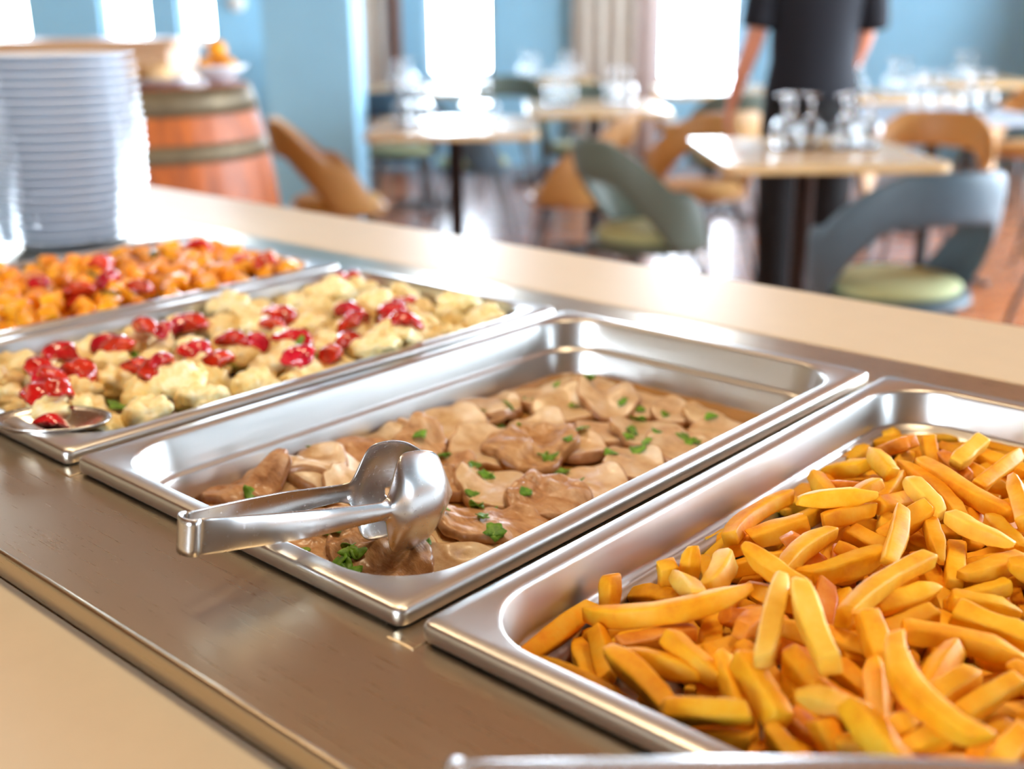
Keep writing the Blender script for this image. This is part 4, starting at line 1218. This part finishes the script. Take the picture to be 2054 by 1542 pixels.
T0 = make_table(.68, .80, 'x')
def table(u, v, lab, first=[T0], rot=0.0, sx=1.0):
    o = first.pop() if first else dup(T0)
    o.location = RM(u, v, 0); o.rotation_euler = (0, 0, RA + rot); o['label'] = lab; o['group'] = 'dining tables'; return o
table(-.23, 4.86, 'square pale wood table right of the blue pillar, between two tan chairs')
table(.98, 3.82, 'nearest pale wood table, right in front of the standing person')
table(.42, 5.80, 'pale wood table behind the middle, just beyond the tan chair right of the pillar table')
table(-.54, 7.35, 'pale wood table far back beside the pillar, below the bright middle window')
table(1.22, 7.0, 'pale wood table far back below the large bright window')
table(2.0, 6.45, 'pale wood table at the right, behind the pale blue one')
table(3.0, 7.6, 'farthest pale wood table by the blue back wall at the right')
table(.25, 8.45, 'far pale wood table under the light blue wall panel')
tb = make_table(.70, .80, 'table with a pale blue top, right of the standing person'); tb['group'] = 'dining tables'; tb.location = RM(1.90, 5.22, 0); tb.rotation_euler = (0, 0, RA)
for k in kids(tb):
    if k.name.startswith('tabletop'):
        k.data.materials[0] = plain('pale_blue_top', (186, 206, 226), .35)

CH = {'tan': make_chair('x', M['tan'], M['cusht'])}
CH['green'] = dup(CH['tan'], mats={M['tan']: M['green'], M['cusht']: M['cushg']}); CH['slate'] = dup(CH['tan'], mats={M['tan']: M['slate'], M['cusht']: M['cushg']})
used = set()
def chair(kind, u, v, face, lab):
    """face: 0 looks away from the counter (+v), 90 looks left (-u), -90 looks right (+u), 180 looks to the counter"""
    o = CH[kind] if kind not in used else dup(CH[kind]); used.add(kind)
    o.location = RM(u, v, 0); o.rotation_euler = (0, 0, RA + math.radians(face)); o['label'] = lab; o['group'] = 'shell armchairs'
chair('tan', -.72, 4.72, -78, 'tan shell armchair in front of the blue pillar, facing right')
chair('tan', .28, 4.92, 80, 'tan shell armchair on the right side of the table beside the pillar')
chair('green', .47, 3.92, -70, 'dark green shell armchair with a pale green cushion at the left of the nearest table')
chair('slate', 1.06, 3.10, 14, 'large slate shell armchair seen from behind, nearest to the counter')
chair('tan', .82, 5.0, 20, 'tan shell armchair left of the standing person')
chair('tan', 1.62, 4.50, 150, 'tan shell armchair behind the nearest table, right of the person')
chair('tan', 1.86, 3.62, 75, 'pale tan shell armchair at the right edge of the photo, beside the slate one')
chair('slate', 2.62, 5.2, 90, 'slate shell armchair right of the pale blue table')
chair('tan', 2.85, 6.4, 120, 'tan shell armchair at the far right by the blue wall')
chair('green', -.02, 7.62, 175, 'green shell armchair half hidden behind the pillar table glasses')
chair('slate', -.62, 6.55, 0, 'slate shell armchair behind the glasses of the pillar table')
chair('green', .42, 6.62, 180, 'green shell armchair behind the middle table')
chair('slate', -.20, 6.0, -80, 'slate shell armchair at the left of the middle table')
chair('green', 1.16, 6.05, 0, 'green shell armchair below the large window')
chair('tan', 1.20, 7.82, 175, 'tan shell armchair under the left edge of the large window')
chair('green', 2.02, 7.35, 175, 'green shell armchair behind the person, towards the back wall')
chair('tan', -1.22, 7.3, -90, 'tan shell armchair far back beside the pillar')

# stemmed glasses, standing upside down on the tables
def wineglass():
    b = MB()
    pr = [(.031, 0), (.036, .018), (.041, .045), (.040, .070), (.030, .092), (.012, .104), (.0045, .112), (.0038, .150), (.006, .166), (.030, .1715), (.033, .173), (.033, .1745), (.001, .1752)]
    inn = [(.001, .102), (.010, .1015), (.0285, .0905), (.0385, .070), (.0395, .045), (.0345, .018), (.0298, 0.0003)]
    b.lathe(pr, 24); b2 = MB(); b2.lathe(inn[::-1], 24)
    return b.V + [tuple(v) for v in b2.V], b.F + [tuple(i + len(b.V) for i in f[::-1]) for f in b2.F] + [tuple([k, (k + 1) % 24, len(b.V) + (k + 1) % 24, len(b.V) + k][::-1]) for k in range(24)]
V, F = wineglass(); G0 = mesh('wine_glass', V, F, M['glass']); gl = [G0]
def glasses(u, v, spots, lab, grp):
    for du, dv in spots:
        o = gl.pop() if gl else G0.copy()
        if o is not G0: COL.objects.link(o)
        o.location = RM(u + du, v + dv, .7502); o['label'] = lab; o['category'] = 'glass'; o['group'] = grp
T3S = [(-.045, 0), (.045, .01), (.0, .075)]
def gset(u, v, where): glasses(u, v, T3S, 'upturned stemmed glass %s' % where, 'upturned glasses ' + where)
gset(.95, 3.84, 'on the nearest table, left cluster')
gset(1.14, 3.82, 'on the nearest table, right cluster')
gset(-.40, 4.86, 'on the table beside the pillar, left cluster')
gset(-.13, 4.80, 'on the table beside the pillar, right cluster')
gset(.25, 5.80, 'on the middle table, left cluster')
gset(.55, 5.86, 'on the middle table, right cluster')
gset(-.66, 7.30, 'on the far table below the middle window, left cluster')
gset(-.40, 7.40, 'on the far table below the middle window, right cluster')
gset(1.10, 6.95, 'on the table below the large window, left cluster')
gset(1.36, 7.05, 'on the table below the large window, right cluster')
gset(1.86, 6.40, 'behind the pale blue table, left')
gset(2.14, 6.46, 'behind the pale blue table, right')
gset(1.86, 5.18, 'on the pale blue table, left cluster')
gset(2.09, 5.22, 'on the pale blue table, right cluster')
gset(2.9, 7.5, 'on the farthest table by the blue wall')
gset(.15, 8.30, 'on the far table under the blue wall panel, left cluster')
gset(.42, 8.35, 'on the far table under the blue wall panel, right cluster')

# ------------------------------------------------------------------ sideboard and barrel at the left
t = thing('sideboard', 'tall oak sideboard at the left behind the plates, under the windows', 'sideboard', RM(-1.98, 5.25, 0), RA)
b = MB(); b.box(-.62, .58, -.27, .27, 1.065, 1.10); bevel(b.build('top', M['oak'], t, False), .006)
b = MB(); b.box(-.58, .54, -.23, .25, .06, 1.065); b.build('body', M['oak'], t, False)
for k in range(3):
    x = -.575 + k * .373
    b = MB(); b.box(x + .006, x + .366, -.25, -.23, .09, 1.045); d = bevel(b.build('door', M['oak'], t, False), .004)
    b = MB(); b.tube([(x + .33, -.262, .62), (x + .33, -.262, .74)], .007, 8); b.build('handle', M['black'], d)
b = MB(); b.box(-.56, .52, -.20, .22, 0, .06); b.build('plinth', M['black'], t, False)

BU, BV = -1.055, 3.45
t = thing('barrel', 'oak wine barrel with iron hoops, standing upright behind the plates', 'barrel', RM(BU, BV, 0), RA)
def br(z): return .285 + .072 * (1 - ((z - .50) / .50) ** 2)
n = 30; V = []; F = []; zs = [i / 24 for i in range(25)]
for z in zs:
    for k in range(n * 4):
        r = br(z) * (1 - (.006 if k % 4 == 0 else 0)); a = 2 * PI * k / (n * 4); V.append((r * math.cos(a), r * math.sin(a), z * 1.0))
m = n * 4
for i in range(24):
    for k in range(m): F.append((i * m + k, i * m + (k + 1) % m, (i + 1) * m + (k + 1) % m, (i + 1) * m + k))
mesh('staves', V, F, M['stave'], t)
b = MB(); b.lathe([(.001, .9995), (.283, .9995), (.283, .96), (.001, .96)], 40); b.build('head', M['stave'], t, False)
for z0, z1 in ((.004, .05), (.15, .20), (.36, .41), (.55, .60), (.80, .85), (.925, .998)):
    b = MB(); b.lathe([(br(z0) + .0005, z0), (br(z0) + .004, z0), (br(z1) + .004, z1), (br(z1) + .0005, z1)], 60); b.build('hoop', M['iron'], t)
p1 = plate_mesh(.13).build('bread_plate', M['porcelain'])
p1.location = RM(BU + .02, BV - .06, 1.0005); tag(p1, 'white plate of bread on top of the barrel', 'plate')
p2 = p1.copy(); COL.objects.link(p2); p2.location = RM(BU - .17, BV + .10, 1.0005); p2.scale = (.7, .7, .7); tag(p2, 'small empty white plate at the back left of the barrel top', 'plate')
for i, (du, dv) in enumerate(((-.044, -.030), (.044, -.030), (0, .046))):
    P, F = ico(3); P = P * np.array([.040, .034, .028]); P[:, 2] *= 1 + .1 * np.sin(P[:, 0] * 90)
    o = mesh('bread_roll', P, F, M['bread']); o.location = RM(BU + .02 + du, BV - .06 + dv, 1.0005 + .0046 + .030); o.rotation_euler = (0, 0, RA + PI / 2 * (i < 2))
    tag(o, 'pale bread roll on the white plate on the barrel', 'bread', 'bread rolls on the barrel')
b = MB(); b.lathe([(.03, 0), (.035, .003), (.07, .035), (.085, .05), (.0825, .05), (.067, .036), (.03, .006), (.001, .005)], 32)
o = b.build('fruit_bowl', M['porcelain']); o.location = RM(BU + .20, BV + .03, 1.0008); tag(o, 'small white bowl of oranges on the right of the barrel top', 'bowl')
for i, (du, dv, dz) in enumerate(((-.029, -.018, .046), (.031, -.016, .046), (0, .034, .046), (0.0, 0.0, .094))):
    P, F = ico(3); o = mesh('orange', P * .029, F, M['orange']); o.location = RM(BU + .20 + du, BV + .03 + dv, 1.0005 + dz)
    tag(o, 'orange on top of the others in the white bowl on the barrel' if i == 3 else 'orange in the white bowl on the barrel', 'orange', None if i == 3 else 'oranges in the bowl')

# ------------------------------------------------------------------ the standing person
PU, PV = 1.16, 4.52
t = thing('person', 'person in navy T-shirt and black trousers standing behind the nearest table', 'person', RM(PU, PV, 0), RA)
def skin(name, chain, mat, parent, root=0, sub=2):
    """chain: list of (parent index, (x, y, z), (rx, ry)); grown with a Skin modifier"""
    me = bpy.data.meshes.new(name); me.from_pydata([c[1] for c in chain], [(c[0], i) for i, c in enumerate(chain) if c[0] >= 0], [])
    o = bpy.data.objects.new(name, me); COL.objects.link(o); o.parent = parent
    sm = o.modifiers.new('skin', 'SKIN'); sm.use_smooth_shade = True
    for i, c in enumerate(chain):
        sv = me.skin_vertices[0].data[i]; sv.radius = c[2]; sv.use_root = i == root
    subsurf(o, sub); me.materials.append(mat); return o
# local axes: x to the right of the photo, y away from the counter (the person faces away)
body = [(-1, (0, 0, .90), (.120, .085)), (0, (0, .005, 1.03), (.125, .085)), (1, (0, .0, 1.17), (.135, .09)), (2, (0, -.005, 1.30), (.155, .095)), (3, (0, -.01, 1.385), (.11, .075)), (4, (0, .0, 1.44), (.052, .055)), (5, (0, .012, 1.50), (.055, .06)), (6, (0, .022, 1.56), (.072, .088)), (7, (0, .018, 1.62), (.076, .092)), (8, (0, .010, 1.672), (.050, .062)),
        (3, (-.165, -.005, 1.36), (.058, .058)), (10, (-.195, -.01, 1.26), (.044, .046)), (11, (-.225, -.01, 1.10), (.038, .040)), (12, (-.262, .01, .98), (.034, .036)), (13, (-.292, .03, .865), (.023, .026)), (14, (-.302, .036, .815), (.030, .016)), (15, (-.309, .042, .765), (.034, .014)),
        (3, (.165, -.005, 1.36), (.058, .058)), (17, (.19, .0, 1.26), (.044, .046)), (18, (.200, .03, 1.10), (.038, .040)), (19, (.175, .09, .99), (.034, .036)), (20, (.140, .16, .90), (.023, .026)), (21, (.128, .185, .855), (.030, .016)), (22, (.118, .205, .81), (.034, .014)),
        (0, (-.085, 0, .80), (.070, .08)), (24, (-.09, .0, .62), (.075, .078)), (25, (-.09, .005, .47), (.055, .058)), (26, (-.09, -.01, .32), (.054, .058)), (27, (-.09, -.015, .12), (.036, .038)), (28, (-.092, .01, .05), (.034, .036)), (29, (-.10, .13, .025), (.034, .020)),
        (0, (.085, 0, .80), (.070, .08)), (31, (.09, .0, .62), (.075, .078)), (32, (.09, .02, .47), (.055, .058)), (33, (.09, .01, .32), (.054, .058)), (34, (.09, .0, .12), (.036, .038)), (35, (.092, .02, .05), (.034, .036)), (36, (.10, .14, .025), (.034, .020))]
skin('body', body, M['skin'], t)['label'] = 'bare arms, hands and head'
for s, (hx, hy, hz), dirx in ((-1, (-.309, .042, .765), -.07), (1, (.118, .205, .81), -.02)):
    for k, (off, L) in enumerate(((-.026, .062), (-.009, .072), (.009, .068), (.025, .054))):
        y0 = hy + off; c = []
        for q, f in enumerate((0.0, .40, .75, 1.0)):
            c.append((q - 1, (hx + dirx * L * f - s * .030 * f * f, y0 + off * .3 * f, hz - L * f * .95 + .010), ((.0095, .0095), (.0088, .0088), (.0080, .0080), (.0062, .0062))[q]))
        skin('finger', c, M['skin'], t, 0, 1)
    c = [(-1, (hx, hy + .022, hz + .035), (.011, .011)), (0, (hx - s * .012, hy + .046, hz + .008), (.0105, .0105)), (1, (hx - s * .018, hy + .054, hz - .022), (.0078, .0078))]
    skin('thumb', c, M['skin'], t, 0, 1)
def loft(b, rings, n=28):
    """stacked ellipses: (cx, cy, z, rx, ry)"""
    V = [(cx + rx * math.cos(2 * PI * k / n), cy + ry * math.sin(2 * PI * k / n), z) for cx, cy, z, rx, ry in rings for k in range(n)]
    F = [(i * n + k, i * n + (k + 1) % n, (i + 1) * n + (k + 1) % n, (i + 1) * n + k) for i in range(len(rings) - 1) for k in range(n)]
    b.add(V, F + [tuple(range(n - 1, -1, -1)), tuple((len(rings) - 1) * n + k for k in range(n))])
b = MB(); loft(b, [(0, 0, .86, .182, .128), (0, 0, .90, .180, .126), (0, .003, 1.0, .162, .112), (0, 0, 1.15, .168, .116), (0, -.005, 1.28, .188, .122), (0, -.008, 1.36, .182, .108), (0, -.008, 1.405, .132, .085), (0, -.002, 1.432, .072, .066)])
for s in (-1, 1):
    b.tube([(s * .12, -.006, 1.375), (s * .168, -.006, 1.352), (s * .196, -.008, 1.27), (s * .214, -.008 if s < 0 else .01, 1.165), (s * .220, -.008 if s < 0 else .02, 1.125)], [.060, .068, .066, .064, .062], 18)
b.build('shirt', M['navy'], t)['label'] = 'navy short-sleeved T-shirt'
b = MB(); loft(b, [(0, 0, .76, .186, .126), (0, 0, .82, .184, .130), (0, 0, .90, .172, .120), (0, 0, .97, .158, .110)])
for s in (-1, 1):
    loft(b, [(s * .098, .01, .055, .070, .082), (s * .097, .008, .20, .076, .084), (s * .096, .010, .44, .086, .092), (s * .094, .006, .62, .094, .104), (s * .090, 0, .80, .094, .118)])
b.build('trousers', M['trouser'], t)['label'] = 'black trousers'
for s in (-1, 1):
    skin('shoe', [(-1, (s * .095, -.045, .040), (.042, .042)), (0, (s * .098, .04, .040), (.045, .038)), (1, (s * .104, .15, .032), (.044, .028)), (2, (s * .106, .20, .026), (.030, .020))], M['shoe'], t)
P, F = ico(4); P = P * np.array([.095, .112, .105]); P = P[:, :]; keep = None
P[:, 1] -= .012; P[:, 2] += 1.622
P[:, 2] = np.where((P[:, 1] > .055) & (P[:, 2] < 1.64), 1.64 + (P[:, 2] - 1.64) * .15, P[:, 2])
mesh('hair', P, F, M['hair'], t)
for s in (-1, 1):
    Q, F = ico(2); Q = Q * np.array([.008, .017, .026]); Q += np.array([s * .080, .012, 1.575]); mesh('ear', Q, F, M['skin'], t)
    Q, F = ico(2); Q = Q * np.array([.012, .007, .0075]); Q += np.array([s * .030, .103, 1.590]); mesh('eye', Q, F, M['white'], t)
Q, F = ico(2); Q = Q * np.array([.013, .020, .022]); Q += np.array([0, .108, 1.560]); mesh('nose', Q, F, M['skin'], t)
Q, F = ico(2); Q = Q * np.array([.024, .007, .006]); Q += np.array([0, .100, 1.523]); mesh('mouth', Q, F, plain('lip', (186, 98, 88), .4), t)

# ------------------------------------------------------------------ light, camera
w = bpy.data.worlds.new('daylight'); SC.world = w; w.use_nodes = True
bg = w.node_tree.nodes['Background']; bg.inputs[0].default_value = (.74, .87, 1.0, 1); bg.inputs[1].default_value = 32.0

def lamp(name, loc, size, power, col, rot=(0, 0, 0), sy=None):
    L = bpy.data.lights.new(name, 'AREA'); L.energy = power; L.color = col; L.size = size
    if sy: L.shape = 'RECTANGLE'; L.size_y = sy
    o = bpy.data.objects.new(name, L); COL.objects.link(o); o.location = loc; o.rotation_euler = rot
    return o
WARM = (1.0, .78, .50)
for i, (x, y, p) in enumerate(((.75, .45, 8.5), (-.35, .45, 8.5), (.2, -.85, 1.0), (-1.4, .4, 7), (1.5, .2, 4))):
    lamp('ceiling_lamp', (x, y, HC - .05), .30, p, WARM)
for i, (u, v) in enumerate(((3.4, 4.6),)):
    p = RM(u, v, HC - .05); lamp('ceiling_lamp', p, .30, 16, (1.0, .90, .78))

cam = bpy.data.cameras.new('camera'); co = bpy.data.objects.new('camera', cam); COL.objects.link(co); SC.camera = co
cam.sensor_fit = 'HORIZONTAL'; cam.sensor_width = 36.0; cam.lens = 36.0 * 2288.5 / 2054
yaw, pit, rol = -.7335, .31360, -.0103
f = Vector((math.sin(yaw) * math.cos(pit), math.cos(yaw) * math.cos(pit), -math.sin(pit)))
r = f.cross(Vector((0, 0, 1))).normalized(); u = r.cross(f)
r2 = r * math.cos(rol) + u * math.sin(rol); u2 = u * math.cos(rol) - r * math.sin(rol)
co.matrix_world = Matrix.Translation((0.7075, -0.3388, 1.1839)) @ Matrix((r2, u2, -f)).transposed().to_4x4()
cam.clip_start = .02; cam.clip_end = 60
cam.dof.use_dof = True; cam.dof.focus_distance = .68; cam.dof.aperture_fstop = 4.2; cam.dof.aperture_blades = 0

SC.view_settings.view_transform = 'Standard'; SC.view_settings.look = 'None'; SC.view_settings.gamma = 1.0; SC.view_settings.use_curve_mapping = False
SC.view_settings.exposure = 0.38
SC.cycles.use_denoising = True
SC.cycles.max_bounces = 10; SC.cycles.diffuse_bounces = 4; SC.cycles.glossy_bounces = 5; SC.cycles.transmission_bounces = 8; SC.cycles.transparent_max_bounces = 8
SC.cycles.sample_clamp_indirect = 20.0; SC.cycles.caustics_reflective = False; SC.cycles.caustics_refractive = False
